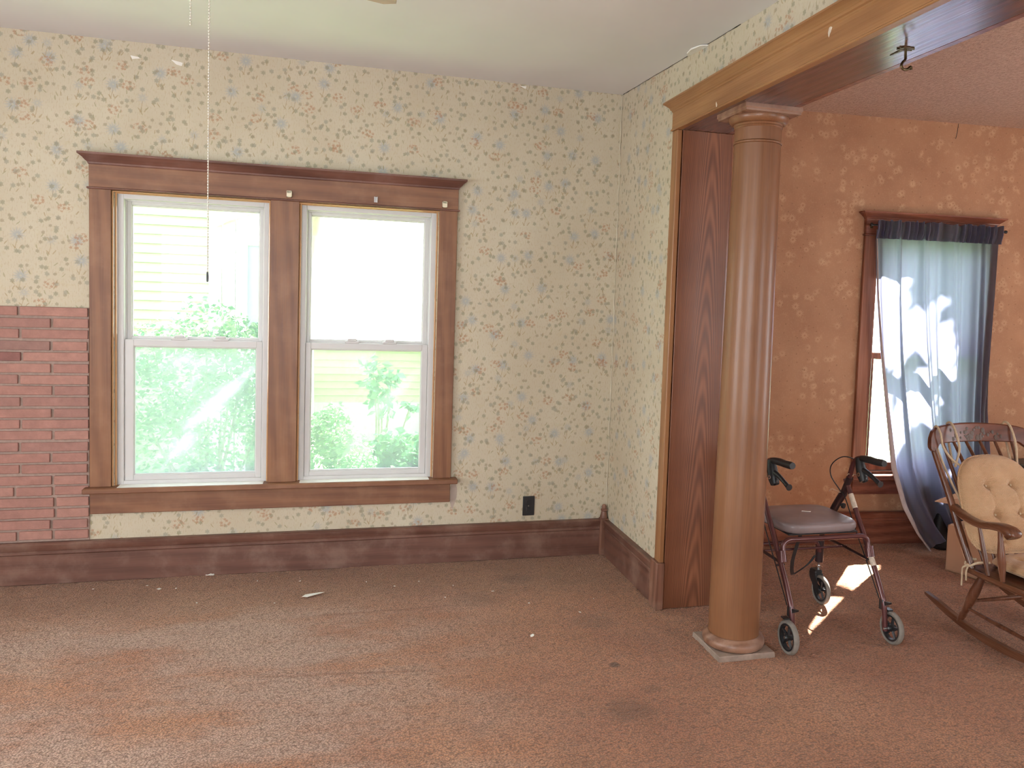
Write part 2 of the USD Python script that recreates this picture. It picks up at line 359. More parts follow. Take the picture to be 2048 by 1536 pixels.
def glass(name, tint=(1, 1, 1), dirt=.06, streak=.25):
    g = G(); tc = g.n('texture_coordinate')
    n1 = g.n('noise_texture', vector=g.n('mapping', vector=g.n('mapping', vector=tc, rotation=(0, .85, 0), location=(.3, 0, .2)), scale=(.8, 1, 3.0)), scale=2.2, detail=3.0, roughness=.55, distortion=.4)
    n2 = g.n('noise_texture', vector=tc, scale=40.0, detail=3.0)
    haze = g.m('add', g.m('multiply_add', g.step(n1, .52, .80), streak, dirt), g.m('multiply', n2, dirt*.4))
    t = g.n('transparent_bsdf', color=tint); gl = g.n('glossy_bsdf', color=(1, 1, 1), roughness=.02)
    sch = g.m('multiply_add', g.m('power', g.n('layer_weight', blend=.5), 5.0), .9, .012)   # same from both faces of the pane
    pane = g.n('mix_closure', fac=sch, closure1=t, closure2=gl)
    return g.done(name, g.n('mix_closure', fac=haze, closure1=pane, closure2=g.n('translucent_bsdf', color=(.86, .92, .97))))
def leafmat(name, c1, c2, trans=.45):
    g = G(); oi = g.n('geometry', out='random_per_island')
    c = g.ramp(oi, [(0, c1), (1, c2)])
    return g.done(name, g.n('mix_closure', fac=trans, closure1=g.n('diffuse_bsdf', color=c), closure2=g.n('translucent_bsdf', color=c)))
def clothmat(name, col, trans, through):
    g = G(); tc = g.n('texture_coordinate')
    n = g.n('noise_texture', vector=g.n('mapping', vector=tc, scale=(1, 1, .25)), scale=60.0, detail=3.0)
    c = g.ramp(n, [(.3, tuple(x*.88 for x in col)), (.7, tuple(x*1.1 for x in col))])
    return g.done(name, g.n('mix_closure', fac=trans, closure1=g.n('diffuse_bsdf', color=c), closure2=g.n('translucent_bsdf', color=through)))

M = {}
M['paper'] = wallpaper_floral('floral_wallpaper', 'x'); M['paper_side'] = wallpaper_floral('floral_wallpaper_side', 'y')
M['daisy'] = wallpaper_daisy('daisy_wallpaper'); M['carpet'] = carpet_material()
M['ceil'] = plain('ceiling_paint', (.71, .70, .705), .85, var=.03, scale=2.5)
def stucco():
    g = G(); tc = g.n('geometry')
    n = g.n('noise_texture', vector=tc, scale=75.0, detail=3.0, roughness=.6)
    c = g.ramp(n, [(.35, (.46, .33, .255)), (.65, (.62, .47, .375))])
    return g.done('stucco_ceiling', g.n('principled_bsdf', base_color=c, roughness=.9, normal=g.n('bump', height=n, strength=.8, distance=.012)))
M['stucco'] = stucco()
M['trim_x'] = wood('trim_wood_x', (.15, .058, .030), (.31, .142, .068), 'x', .5, dust=((.33, .18, .105), .35), contrast=.45)
M['trim_z'] = wood('trim_wood_z', (.15, .056, .026), (.33, .152, .068), 'z', .45, dust=((.33, .18, .105), .28), contrast=.45)
M['dark_x'] = wood('cornice_wood_x', (.09, .035, .024), (.22, .095, .065), 'x', .5, dust=((.30, .19, .17), .3))
M['base_x'] = wood('baseboard_wood_x', (.10, .042, .030), (.22, .10, .070), 'x', .45, dust=((.28, .18, .14), .5), contrast=.4)
M['base_y'] = wood('baseboard_wood_y', (.10, .042, .030), (.23, .105, .072), 'y', .45, dust=((.32, .21, .16), .5), contrast=.4)
M['base_z'] = wood('plinth_block_wood', (.12, .05, .03), (.28, .13, .085), 'z', .5, dust=((.36, .24, .18), .45))
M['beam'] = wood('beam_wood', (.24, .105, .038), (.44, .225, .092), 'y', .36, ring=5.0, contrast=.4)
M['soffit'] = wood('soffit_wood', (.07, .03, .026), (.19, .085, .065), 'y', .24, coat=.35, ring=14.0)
M['case_z'] = wood('casing_wood', (.24, .105, .042), (.43, .22, .095), 'z', .4, contrast=.4)
M['panel'] = wood('jamb_panel_wood', (.095, .030, .014), (.30, .115, .054), 'z', .42, arch=('x', .165, 900.0, 6.0), contrast=.65)
M['column'] = wood('column_oak', (.17, .068, .028), (.33, .155, .068), 'z', .42, coat=.15, ring=2.5, dist=9.0, contrast=.28)
M['plinth'] = plain('dusty_plinth', (.30, .225, .18), .7, var=.25, scale=26)
M['torus'] = wood('torus_wood', (.16, .07, .04), (.36, .20, .13), 'x', .4, dust=((.42, .30, .24), .5))
M['red_x'] = wood('red_trim_x', (.13, .036, .020), (.32, .115, .065), 'x', .35, coat=.2)
M['red_z'] = wood('red_trim_z', (.14, .042, .022), (.36, .145, .08), 'z', .32, coat=.25)
M['vinyl'] = plain('white_vinyl', (.57, .555, .55), .4, var=.02, scale=5)
M['brick'] = None
def brickmat(i, col):
    g = G(); tc = g.n('geometry')
    n = g.n('noise_texture', vector=tc, scale=22.0, detail=5.0, roughness=.65)
    f = g.n('noise_texture', vector=g.n('mapping', vector=tc, scale=(.5, 1, 1)), scale=160.0, detail=3.0)
    c = g.ramp(n, [(.3, tuple(x*.80 for x in col)), (.6, col), (.8, tuple(min(1, x*1.2) for x in col))])
    return g.done(f'brick_{i}', g.n('principled_bsdf', base_color=c, roughness=.85, normal=g.n('bump', height=f, strength=.5, distance=.002)))
BR = [brickmat(i, c) for i, c in enumerate([(.37, .185, .150), (.40, .205, .165), (.34, .175, .145), (.29, .16, .135), (.26, .115, .10)])]
M['mortar'] = plain('mortar', (.34, .24, .20), .9, var=.15, scale=60, bump=.4)
M['plaster'] = plain('bare_plaster', (.40, .32, .27), .9, var=.1, scale=20)
M['seam'] = plain('split_seam', (.60, .55, .43), .85, var=.1)
M['white'] = plain('torn_white', (.80, .77, .72), .85, var=.04)
M['black'] = plain('black_plastic', (.018, .019, .021), .4, var=.2)
M['cream'] = plain('cream_plastic', (.72, .65, .48), .45, var=.05)
M['steel'] = plain('galvanised_steel', (.55, .56, .56), .35, 1.0, var=.1, scale=40)
M['brass'] = plain('aged_brass', (.13, .095, .05), .4, 1.0, var=.2, scale=40)
M['chain'] = plain('bead_chain', (.62, .58, .50), .3, .6, var=.05)
M['burgundy'] = plain('burgundy_paint', (.105, .035, .036), .28, .35, var=.12, coat=.5)
M['sleeve'] = plain('dark_sleeve', (.035, .018, .02), .35, .2, coat=.2)
M['tyre'] = plain('grey_tyre', (.21, .19, .165), .75, var=.15, scale=50)
M['vinyl_seat'] = plain('seat_vinyl', (.25, .195, .195), .36, var=.18, scale=9, bump=.2)
M['strap'] = plain('black_webbing', (.02, .02, .022), .8)
M['sticker'] = plain('paper_sticker', (.62, .52, .42), .6, var=.25, scale=70)
M['twine'] = plain('twine', (.52, .36, .25), .9)
M['chrome'] = plain('chrome', (.7, .7, .7), .2, 1.0)
M['cw'] = wood('rocker_wood', (.085, .028, .014), (.22, .085, .042), 'z', .3, coat=.35, contrast=.5)
M['cw_y'] = wood('rocker_wood_y', (.085, .030, .015), (.22, .09, .045), 'y', .3, coat=.3, contrast=.5)
M['cw_x'] = wood('rocker_wood_x', (.09, .028, .016), (.22, .075, .042), 'x', .42, coat=.05, contrast=.5)
def cushion_mat():
    g = G(); tc = g.n('texture_coordinate')
    w = g.n('wave_texture', vector=tc, wave_type='bands', bands_direction='z', scale=55.0, distortion=1.2, detail=1.0)
    w2 = g.n('wave_texture', vector=tc, wave_type='bands', bands_direction='x', scale=55.0, distortion=1.2, detail=1.0)
    h = g.m('multiply', w, w2)
    n = g.n('noise_texture', vector=tc, scale=12.0, detail=3.0)
    c = g.mix(g.m('multiply', g.step(h, .5, .05), .25), g.ramp(n, [(.3, (.47, .285, .15)), (.7, (.55, .35, .195))]), (.42, .26, .14))
    return g.done('cushion_fabric', g.n('principled_bsdf', base_color=c, roughness=.9, normal=g.n('bump', height=h, strength=.5, distance=.003), sheen_weight=.2))
M['cushion'] = cushion_mat(); M['cord'] = plain('cotton_cord', (.52, .40, .27), .9, var=.12, scale=120)
M['cardboard'] = plain('cardboard', (.46, .27, .17), .8, var=.08, scale=6)
M['bag'] = plain('black_bag', (.012, .012, .014), .5)
M['unit'] = plain('grey_metal', (.10, .09, .08), .5, .3, var=.2)
M['curtain'] = clothmat('curtain_cloth', (.15, .13, .125), .62, (.56, .58, .74)); M['hem'] = clothmat('curtain_hem', (.46, .38, .36), .15, (.5, .45, .45))
M['rod'] = plain('curtain_rod', (.03, .028, .03), .35, .5)
M['pane_up'] = glass('window_glass', (.95, .97, .95), .03, .02); M['pane_low'] = glass('dirty_screened_glass', (.70, .745, .76), .125, .28); M['pane_low2'] = glass('screened_glass', (.74, .78, .765), .08, .08)
M['pane_b'] = glass('old_window_glass', (.97, .98, .98), .02, .03)
M['siding'] = plain('yellow_siding', (.31, .325, .215), .7, var=.05); M['extwhite'] = plain('exterior_white', (.50, .51, .50), .6, var=.03)
M['found'] = plain('foundation', (.42, .46, .46), .9, var=.1); M['roof'] = plain('roof_shingle', (.16, .15, .15), .9, var=.2)
M['extglass'] = plain('far_window', (.19, .28, .31), .6, var=.05)
M['bark'] = plain('bark', (.20, .17, .14), .95, var=.35, scale=14, bump=1.0)
M['leaf1'] = leafmat('leaf_mid', (.10, .26, .10), (.32, .50, .22)); M['leaf2'] = leafmat('leaf_dark', (.05, .16, .07), (.16, .34, .14))
M['leaf3'] = leafmat('leaf_pale', (.24, .42, .20), (.55, .66, .36))
M['grass'] = plain('lawn', (.16, .26, .09), .95, var=.3, scale=8)
M['bead'] = plain('daylit_stop', (.50, .27, .13), .18, coat=.8)  # lacquered wood colour brightened to paint in the daylight on the stops
M['fanwood'] = wood('fan_blade_wood', (.30, .19, .11), (.46, .32, .20), 'x', .45); M['fanmetal'] = plain('fan_metal', (.62, .56, .45), .35, .8)

TH = .099; PB = V([0, .0834, 0.])
CT, ST = math.cos(TH), math.sin(TH)
def TB(m):
    """(U, o towards outside, z) of the adjoining room's window wall -> world"""
    v = m.vertices
    return trimesh.Trimesh(PB+np.c_[v[:, 0]*CT+v[:, 1]*ST, -v[:, 0]*ST+v[:, 1]*CT, v[:, 2]], m.faces, process=False)
def loft(rings):
    n = len(rings[0]); v = np.vstack(rings); f = []; k = len(rings)
    for i in range(k-1):
        for q in range(n):
            w = (q+1) % n; f += [[i*n+q, i*n+w, i*n+n+w], [i*n+q, i*n+n+w, i*n+n+q]]
    for q in range(1, n-1):
        f += [[0, q+1, q], [(k-1)*n, (k-1)*n+q, (k-1)*n+q+1]]
    m = trimesh.Trimesh(V(v, float), f, process=False); m.fix_normals(); return m
S = 'structure'
rng = random.Random(7); nrg = np.random.default_rng(7)

# ------------------------------------------------------------------ floor: carpet with real unevenness
def carpet():
    xs = np.r_[np.arange(-4.7, -3.3, .05), np.arange(-3.3, 2.2, .0125), np.arange(2.2, 4.4, .05)]; ys = np.r_[np.arange(-5.8, -2.8, .05), np.arange(-2.8, .02, .0125), np.arange(.02, .35, .05)]
    X, Y = np.meshgrid(xs, ys, indexing='ij')
    P = np.stack([X, Y, 0*X], -1)
    z = (meshkit.fbm(P*V([14, 14, 1]), 3, 3)-.5)*.006+(meshkit.noise(P*V([42, 60, 1]), 9)-.5)*.006
    soft = np.clip((meshkit.noise(P*2.2, 4)-.55)*.02, 0, 1)
    P[..., 2] = z+soft-.003
    return grid_mesh(P)
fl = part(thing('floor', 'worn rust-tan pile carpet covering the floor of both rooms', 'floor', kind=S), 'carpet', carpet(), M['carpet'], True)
part('/World/floor', 'subfloor', box(-4.8, 4.5, -5.9, .4, -.12, -.012), M['plaster'])

# ------------------------------------------------------------------ walls and ceilings
def wall_with_hole(x0, x1, y0, y1, z0, z1, h):
    a, b, c, d = h
    return cat_([box(x0, a, y0, y1, z0, z1), box(b, x1, y0, y1, z0, z1), box(a, b, y0, y1, z0, c), box(a, b, y0, y1, d, z1)])
wb = thing('wall_back', 'cream floral-papered window wall of the near room', 'wall', kind=S)
part(wb, 'wall_surface', cat_([wall_with_hole(-4.7, .12, 0, .13, -.1, 2.9, (-2.68, -1.06, .47, 2.0)), box(-1.942, -1.791, .031, .118, .47, 2.0)]), M['paper'], False)
part(wb, 'corner_seam', tube([(-.004+rng.uniform(-.003, .003), -.004+rng.uniform(-.003, .003), z) for z in np.arange(.3, 2.74, .035)], [.0012+.0026*rng.random() for _ in range(70)], 6), M['seam'], label='pale split seam of the wallpaper in the corner')
def tear(pts, y=-.0012):
    return extrude([(p[0], p[1]) for p in pts], .0012, (0, y+.0012, 0), (1, 0, 0), (0, 0, 1))
part(wb, 'bare_patch', tear([(-.948, .475), (-.925, .462), (-.913, .42), (-.915, .37), (-.930, .325), (-.938, .300), (-.946, .318), (-.955, .352)]), M['plaster'], False, label='bare plaster where the wallpaper has torn beside the window sill')
for pts in ([(-2.61, 2.672), (-2.575, 2.668), (-2.565, 2.662), (-2.602, 2.655)], [(-2.425, 2.672), (-2.37, 2.662), (-2.375, 2.645), (-2.40, 2.65)], [(-.62, 2.728), (-.58, 2.73), (-.585, 2.715)]):
    part(wb, 'torn_patch', tear(pts), M['white'], False)
ws = thing('wall_side', 'cream floral-papered partition beside and above the opening', 'wall', kind=S)
part(ws, 'wall_surface', cat_([box(0, .12, -.88, 0, -.1, 2.9), box(0, .12, -3.95, -.88, 2.386, 2.9), box(0, .12, -5.75, -3.95, -.1, 2.9)]), M['paper_side'], False)
ws2 = thing('wall_partition', 'rust-coloured papered face of the partition in the adjoining room', 'wall', kind=S)
part(ws2, 'wall_surface', cat_([box(.12, .24, -.88, .06, -.1, 2.9), box(.12, .24, -3.95, -.88, 2.386, 2.9), box(.12, .24, -5.75, -3.95, -.1, 2.9)]), M['daisy'], False)
wc = thing('wall_adjoining', 'rust-brown daisy-papered window wall of the adjoining room', 'wall', kind=S)
part(wc, 'wall_surface', TB(wall_with_hole(.24, 4.6, 0, .13, -.1, 2.9, (1.74, 2.495, .45, 2.0))), M['daisy'], False)
part(wc, 'paper_crack', TB(tube([(2.262, -.001, 2.752), (2.258, -.001, 2.70), (2.249, -.001, 2.655)], .0016, 5)), M['bag'])
wl = thing('wall_left', 'plain papered wall on the left with a window opening', 'wall', kind=S)
w = wall_with_hole(-5.75, .13, -4.72, -4.6, -.1, 2.9, (-3.4, -1.8, .55, 2.15)); w.vertices = w.vertices[:, [1, 0, 2]]; w.invert()
part(wl, 'wall_surface', w, M['paper_side'], False)
wr = thing('wall_rear', 'papered wall behind the viewpoint with window openings', 'wall', kind=S)
part(wr, 'wall_surface', cat_([wall_with_hole(-4.7, .12, -5.75, -5.62, -.1, 2.9, (-3.65, -1.15, .5, 2.2)), wall_with_hole(.12, 4.4, -5.75, -5.62, -.1, 2.9, (1.55, 3.05, .5, 2.2))]), M['paper'], False)
wq = thing('wall_right', 'rust-papered right wall of the adjoining room with a window opening', 'wall', kind=S)
w = wall_with_hole(-5.75, .2, 4.2, 4.32, -.1, 2.9, (-3.25, -1.95, .5, 2.1)); w.vertices = w.vertices[:, [1, 0, 2]]; w.invert()
part(wq, 'wall_surface', w, M['daisy'], False)
ce = thing('ceiling', 'smooth off-white painted ceiling sagging towards the opening', 'ceiling', kind=S)
ys = [.13, 0, -.4, -.8, -1.2, -1.6, -2.4, -5.75]; zs = [2.745, 2.74, 2.726, 2.711, 2.696, 2.684, 2.674, 2.67]
cv = [(x, y, z) for y, z in zip(ys, zs) for x in (-4.72, .10)]+[(x, y, 2.95) for y in ys for x in (-4.72, .10)]
part(ce, 'plaster', loft([V([[-4.72, y, z], [.11, y, z], [.11, y, 2.95], [-4.72, y, 2.95]]) for y, z in zip(ys, zs)]), M['ceil'], False)
pch = V([[-.002, -.93], [-.03, -.985], [-.045, -1.06], [-.03, -1.13], [-.002, -1.155], [.004, -1.05]])
pz = 2.7005
part(ce, 'peeling_patch', trimesh.Trimesh(np.vstack([np.c_[pch, [2.7035, 2.698, 2.692, 2.692, 2.690, 2.6945]], np.c_[pch, [2.709, 2.704, 2.7, 2.697, 2.694, 2.70]]]), [[0, 1, 5], [1, 2, 5], [2, 3, 5], [3, 4, 5]]+[[q, (q+1) % 6, 6+(q+1) % 6] for q in range(6)]+[[q, 6+(q+1) % 6, 6+q] for q in range(6)], process=False), M['white'], False, label='loose flap of pale ceiling paper at the wall')
part(ce, 'edge_crack', tube([(-.003, y, np.interp(-y, [0, .4, .8, 1.2, 1.6], [2.74, 2.726, 2.711, 2.696, 2.684])-.001+rng.uniform(-.0012, .0012)) for y in np.arange(-.02, -1.5, -.04)], [.0008+.0022*(rng.random()**3) for _ in range(38)], 5), M['bag'])
ce2 = thing('ceiling_adjoining', 'stippled tan ceiling of the adjoining room', 'ceiling', kind=S)
part(ce2, 'plaster', box(.2, 4.4, -5.75, .2, 2.754, 2.95), M['stucco'], False)

# ------------------------------------------------------------------ baseboards
BP = [(0, 0), (.024, 0), (.024, .150), (.030, .156), (.030, .166), (.026, .170), (.030, .176), (.036, .200), (.036, .208), (.028, .214), (0, .214)]
b1 = thing('baseboard_back', 'tall dusty brown moulded baseboard under the double window', 'baseboard', kind=S)
part(b1, 'board', moulding(BP, (-4.6, 0), (-.045, 0), (0, -1)), M['base_x'], 30)
b2 = thing('baseboard_side', 'tall brown moulded baseboard along the short papered partition', 'baseboard', kind=S)
part(b2, 'board', moulding(BP, (0, -.045), (0, -.83), (-1, 0)), M['base_y'], 30)
part(b2, 'corner_block', box(-.05, -.001, -.05, -.001, 0, .222, .003), M['base_z'])
part(b2, 'finial', lathe([(0, .222), (.022, .222), (.022, .234), (.019, .240), (.0155, .264), (.020, .268), (.020, .275), (.012, .279), (.0155, .289), (.012, .300), (.005, .305), (0, .306)], (-.026, -.026, 0), 24), M['base_z'])
part(b2, 'end_block', box(-.042, -.0005, -.918, -.825, 0, .238, .003), M['base_z'])
b3 = thing('baseboard_adjoining', 'reddish moulded baseboard under the curtained window', 'baseboard', kind=S)
bm = moulding(BP, (.24, 0), (4.4, 0), (0, -1)); part(b3, 'board', TB(bm), M['red_x'], 30)

# ------------------------------------------------------------------ brick facing left of the window
bf = thing('brick_facing', 'panel of long thin pink-red bricks left of the double window', 'brickwork', (-3.2, 0, .214))
part(bf, 'mortar_bed', box(-3.76, -2.796, -.006, -.0005, .2145, 1.402), M['mortar'], False)
row = 1.188/21; k = 0
for i in range(21):
    z1 = 1.402-i*row; z0 = z1-row+.0115+rng.uniform(-.001, .001); z1 -= .0008
    right = -2.797-rng.choice([0, 0, .002, .006])
    cuts = [.292, .30, .30] if i % 2 == 0 else [.150, .296, .30, .30]
    if i == 16: cuts = [.15, .155, .30, .30]
    if i == 20: cuts = [.146, .15, .296, .3]
    if i == 18: cuts = [.145, .296, .30, .30]
    x = right
    for c in cuts:
        c += rng.uniform(-.006, .006); x0 = max(x-c, -3.758)
        if x-x0 > .02:
            d = rng.uniform(.015, .021); e = rng.uniform(-.0012, .0012)
            bb = box(x0, x, -d, -.0055, z0+e, z1+e, .0022); bb.vertices[:, 2] += (bb.vertices[:, 0]-x)*rng.uniform(-.006, .006)
            mat = BR[3] if (i == 3 and x0 < -3.0) else BR[4] if (i == 4 and x < -3.05) else BR[rng.choice([0, 0, 1, 1, 2])]
            part(bf, 'brick', bb, mat, False); k += 1
        x = x0-.0125

# ------------------------------------------------------------------ double window in the near room
t1 = thing('trim_1', 'reddish brown wooden casing, cornice and sill around the double window', 'window trim', kind=S)
part(t1, 'casing', box(-2.79, -2.692, -.025, -.0005, .49, 1.998, .002), M['trim_z'])
part(t1, 'casing', box(-1.056, -.955, -.025, -.0005, .49, 1.998, .002), M['trim_z'])
part(t1, 'mullion_casing', box(-1.940, -1.795, -.020, .03, .49, 1.998, .002), M['trim_z'])
part(t1, 'frieze', box(-2.79, -.953, -.028, -.0005, 2.006, 2.118, .0015), M['trim_x'])
part(t1, 'fillet', box(-2.800, -.943, -.034, -.0005, 1.997, 2.0065, .003), M['dark_x'])
part(t1, 'cornice', rect_loft(-2.79, -.953, -.0005, -.028, [(0, 2.116), (.004, 2.12), (.006, 2.128), (.014, 2.135), (.024, 2.148), (.036, 2.158), (.042, 2.162), (.042, 2.172)]), M['dark_x'], 25)
part(t1, 'sill', box(-2.815, -.920, -.068, .06, .463, .490, .004), M['trim_x'], label='window sill with a white sheet on top')
part(t1, 'apron', box(-2.79, -.957, -.022, -.0005, .350, .462, .002), M['trim_x'])
for x0, x1 in ((-2.67, -1.95), (-1.783, -1.07)):
    for s, xx in ((1, x0), (-1, x1)):
        part(t1, 'stop_bead', cat_([tube([(xx-s*.017, -.012, .492), (xx-s*.017, -.012, 1.992)], .0042, 8), tube([(xx-s*.0065, .004, .492), (xx-s*.0065, .004, 1.992)], .0055, 8)]), M['bead'])
    part(t1, 'stop_bead', cat_([tube([(x0-.02, -.012, 1.9915), (x1+.02, -.012, 1.9915)], .004, 8), tube([(x0-.02, .006, 1.987), (x1+.02, .006, 1.987)], .004, 8)]), M['bead'])
part(t1, 'sill_paint', box(-2.66, -1.96, -.052, .019, .4895, .4915, .0005), M['white'], label='thin white sheet on top of the sill')  # thin white layer over the sill top, as wide as each window
part(t1, 'sill_paint', box(-1.775, -1.08, -.050, .019, .4895, .4915, .0005), M['white'], label='thin white sheet on top of the sill')
def rails(x0, x1, z0, z1, a0, a1, b0, b1, y0, y1):
    """four rails around the opening a0..a1, b0..b1"""
    return cat_([box(x0, a0, y0, y1, z0, z1, .003), box(a1, x1, y0, y1, z0, z1, .003), box(a0-.002, a1+.002, y0, y1, z0, b0, .003), box(a0-.002, a1+.002, y0, y1, b1, z1, .003)])
def vinyl_window(name, label, x0, x1, up, lo, low):
    t = thing(name, label, 'window', ((x0+x1)/2, .06, .49), kind=S)
    part(t, 'frame', cat_([rails(x0-.012, x1+.012, .480, 2.003, x0+.026, x1-.026, .51, 1.960, .020, .12), rails(x0+.02, x1-.02, .50, 1.966, x0+.032, x1-.032, .512, 1.952, .056, .12)]), M['vinyl'])
    u = part(t, 'upper_sash', cat_([rails(x0+.030, x1-.030, 1.224, 1.955, up[0], up[1], 1.258, 1.936, .062, .092), rails(up[0]-.006, up[1]+.006, 1.253, 1.941, up[0]+.004, up[1]-.004, 1.262, 1.931, .070, .088)]), M['vinyl'])
    part(u, 'pane', box(up[0]-.004, up[1]+.004, .076, .080, 1.254, 1.940), M['pane_up'], False)
    l = part(t, 'lower_sash', cat_([rails(x0+.026, x1-.026, .505, 1.246, lo[0], lo[1], .535, 1.210, .030, .060), rails(lo[0]-.006, lo[1]+.006, .530, 1.215, lo[0]+.004, lo[1]-.004, .541, 1.204, .038, .056)]), M['vinyl'])
    part(l, 'pane', box(lo[0]-.004, lo[1]+.004, .044, .048, .532, 1.213), M[low], False)
    for f in (.36, .70):
        c = lo[0]+(lo[1]-lo[0])*f
        part(l, 'tilt_latch', cat_([box(c-.038, c+.038, .029, .058, 1.244, 1.258, .003), box(c-.024, c+.024, .0295, .054, 1.256, 1.270, .003)]), M['vinyl'])
    return t
vinyl_window('window_1', 'white vinyl sash window, left one of the pair, with leafy shrubs behind it', -2.67, -1.95, (-2.618, -2.0), (-2.60, -2.007), 'pane_low')
vinyl_window('window_2', 'white vinyl sash window, right one of the pair, blank white in its upper pane', -1.783, -1.07, (-1.737, -1.127), (-1.727, -1.13), 'pane_low2')

# ------------------------------------------------------------------ blind brackets on the head casing, wall outlet
def bracket(x, z, label):
    t = thing('blind_bracket', label, 'bracket', (x, -.028, z), group=None)
    w_, h_, d_ = .013, .0165, .024
    part(t, 'shell', cat_([box(x-w_, x+w_, -.030, -.028, z-h_, z+h_), box(x-w_, x-w_+.003, -.028-d_, -.028, z-h_, z+h_), box(x+w_-.003, x+w_, -.028-d_, -.028, z-h_, z+h_), box(x-w_, x+w_, -.028-d_, -.028, z+h_-.003, z+h_), box(x-w_, x+w_, -.028-d_, -.028, z-h_, z-h_+.003)]), M['cream'], False)
    part(t, 'gate', box(x-w_+.003, x+w_-.003, -.028-d_, -.028-d_+.003, z-h_+.003, z+.005), M['cream'], False)
bracket(-1.846, 2.032, 'small cream plastic blind bracket above the wood between the two windows')
bracket(-1.030, 2.030, 'small cream plastic blind bracket near the right end of the window head')
t = thing('valance_clip', 'tiny pale metal clip on the window head above the right window', 'clip', (-1.402, -.028, 2.033))
part(t, 'plate', cat_([box(-1.411, -1.393, -.0315, -.028, 2.018, 2.048, .001), box(-1.411, -1.408, -.040, -.028, 2.018, 2.048), box(-1.396, -1.393, -.040, -.028, 2.018, 2.048)]), M['vinyl'], False)
part(t, 'screw', lathe([(0, 0), (.0028, 0), (.002, .0015), (0, .002)], (-1.402, -.0315, 2.036), 12, (0, -1, 0)), M['steel'])
ot = thing('wall_outlet', 'black wall outlet plate low on the floral wallpaper', 'outlet', (-.488, 0, .25))
part(ot, 'cover_plate', box(-.524, -.453, -.006, -.0003, .248, .364, .003), M['black'])
for z in (.286, .326):
    part(ot, 'socket', cat_([box(-.504, -.473, -.0075, -.0055, z-.013, z+.013, .002), box(-.495, -.493, -.0082, -.007, z-.004, z+.006), box(-.484, -.482, -.0082, -.007, z-.004, z+.006)]), M['black'])
part(ot, 'screw', lathe([(0, 0), (.003, 0), (.002, .0012), (0, .0015)], (-.4885, -.006, .306), 10, (0, -1, 0)), M['steel'])

# ------------------------------------------------------------------ cased opening: jamb, header, column
t2 = thing('trim_2', 'honey-brown cased header beam and panelled jamb of the wide opening', 'opening trim', kind=S)
part(t2, 'side_casing', box(-.025, -.0005, -.903, -.838, .0, 2.366, .003), M['case_z'])
part(t2, 'jamb_panel', box(.004, .262, -.905, -.880, 0, 2.366, .002), M['panel'], label='wide red-brown board with arched grain facing the column')
part(t2, 'far_casing', box(.2405, .275, -.90, -.79, 0, 2.366, .004), M['red_z'])
part(t2, 'fascia', box(-.030, -.0005, -3.95, -.842, 2.3665, 2.458, .0015), M['beam'])
part(t2, 'lower_bead', box(-.0355, -.0005, -3.95, -.834, 2.3662, 2.376, .003), M['beam'])
pr = [(0, 2.456), (.003, 2.459), (.004, 2.464), (.010, 2.468), (.012, 2.476), (.022, 2.486), (.032, 2.494), (.038, 2.497), (.038, 2.505)]
part(t2, 'cornice', loft([V([[0, -3.95, z], [-.030-o, -3.95, z], [-.030-o, -.842+o, z], [0, -.842+o, z]]) for o, z in pr]), M['beam'], 25)
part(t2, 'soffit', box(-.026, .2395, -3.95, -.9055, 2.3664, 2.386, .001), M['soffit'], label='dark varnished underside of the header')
part(t2, 'far_fascia', box(.2400, .268, -3.95, -.78, 2.3664, 2.50, .002), M['red_x'])
for pts in ([(-2.165, 2.452), (-2.150, 2.462), (-2.142, 2.440), (-2.148, 2.424), (-2.156, 2.436)], [(-1.335, 2.385), (-1.322, 2.402), (-1.318, 2.392), (-1.326, 2.374)]):
    part(t2, 'paint_chip', extrude([(-p[0], p[1]) for p in pts], .0008, (-.0302, 0, 0), (0, -1, 0), (0, 0, 1)), M['sticker'], False, label='pale chipped mark on the beam face')
cx, cy = .150, -1.370
col = thing('column', 'round varnished oak column with moulded capital and dusty square plinth', 'column', (cx, cy, 0))
part(col, 'plinth', sq_loft(cx, cy, [(.133, -.004), (.135, 0), (.134, .018), (.131, .022)]), M['plinth'], 30, label='dusty grey square plinth')
part(col, 'base_torus', lathe([(0, .0215), (.126, .0215), (.134, .028), (.1375, .040), (.1365, .052), (.130, .062), (.121, .067), (.119, .072), (.112, .075), (0, .075)], (cx, cy, 0), 72), M['torus'], 50)
H0, H1 = .075, 2.222
part(col, 'shaft', lathe([(0, H0)]+[(.1125-.0135*s**1.5, H0+(H1-H0)*s) for s in np.linspace(0, 1, 24)]+[(0, H1)], (cx, cy, 0), 80), M['column'], 60)
part(col, 'neck_ring', lathe([(0, 2.219), (.100, 2.219), (.1035, 2.223), (.1035, 2.228), (.100, 2.232), (0, 2.232)], (cx, cy, 0), 72), M['column'], 50)
part(col, 'neck', lathe([(0, 2.231), (.0985, 2.231), (.0985, 2.286), (.101, 2.288), (.103, 2.292), (.101, 2.296), (.104, 2.300), (.107, 2.306), (0, 2.306)], (cx, cy, 0), 72), M['column'], 40)
part(col, 'echinus', lathe([(0, 2.303), (.107, 2.303), (.116, 2.308), (.124, 2.318), (.127, 2.328), (.126, 2.335), (0, 2.335)], (cx, cy, 0), 72), M['column'], 40)
part(col, 'abacus', sq_loft(cx, cy, [(.118, 2.333), (.128, 2.337), (.128, 2.345), (.133, 2.350), (.133, 2.3662)]), M['torus'], 25)

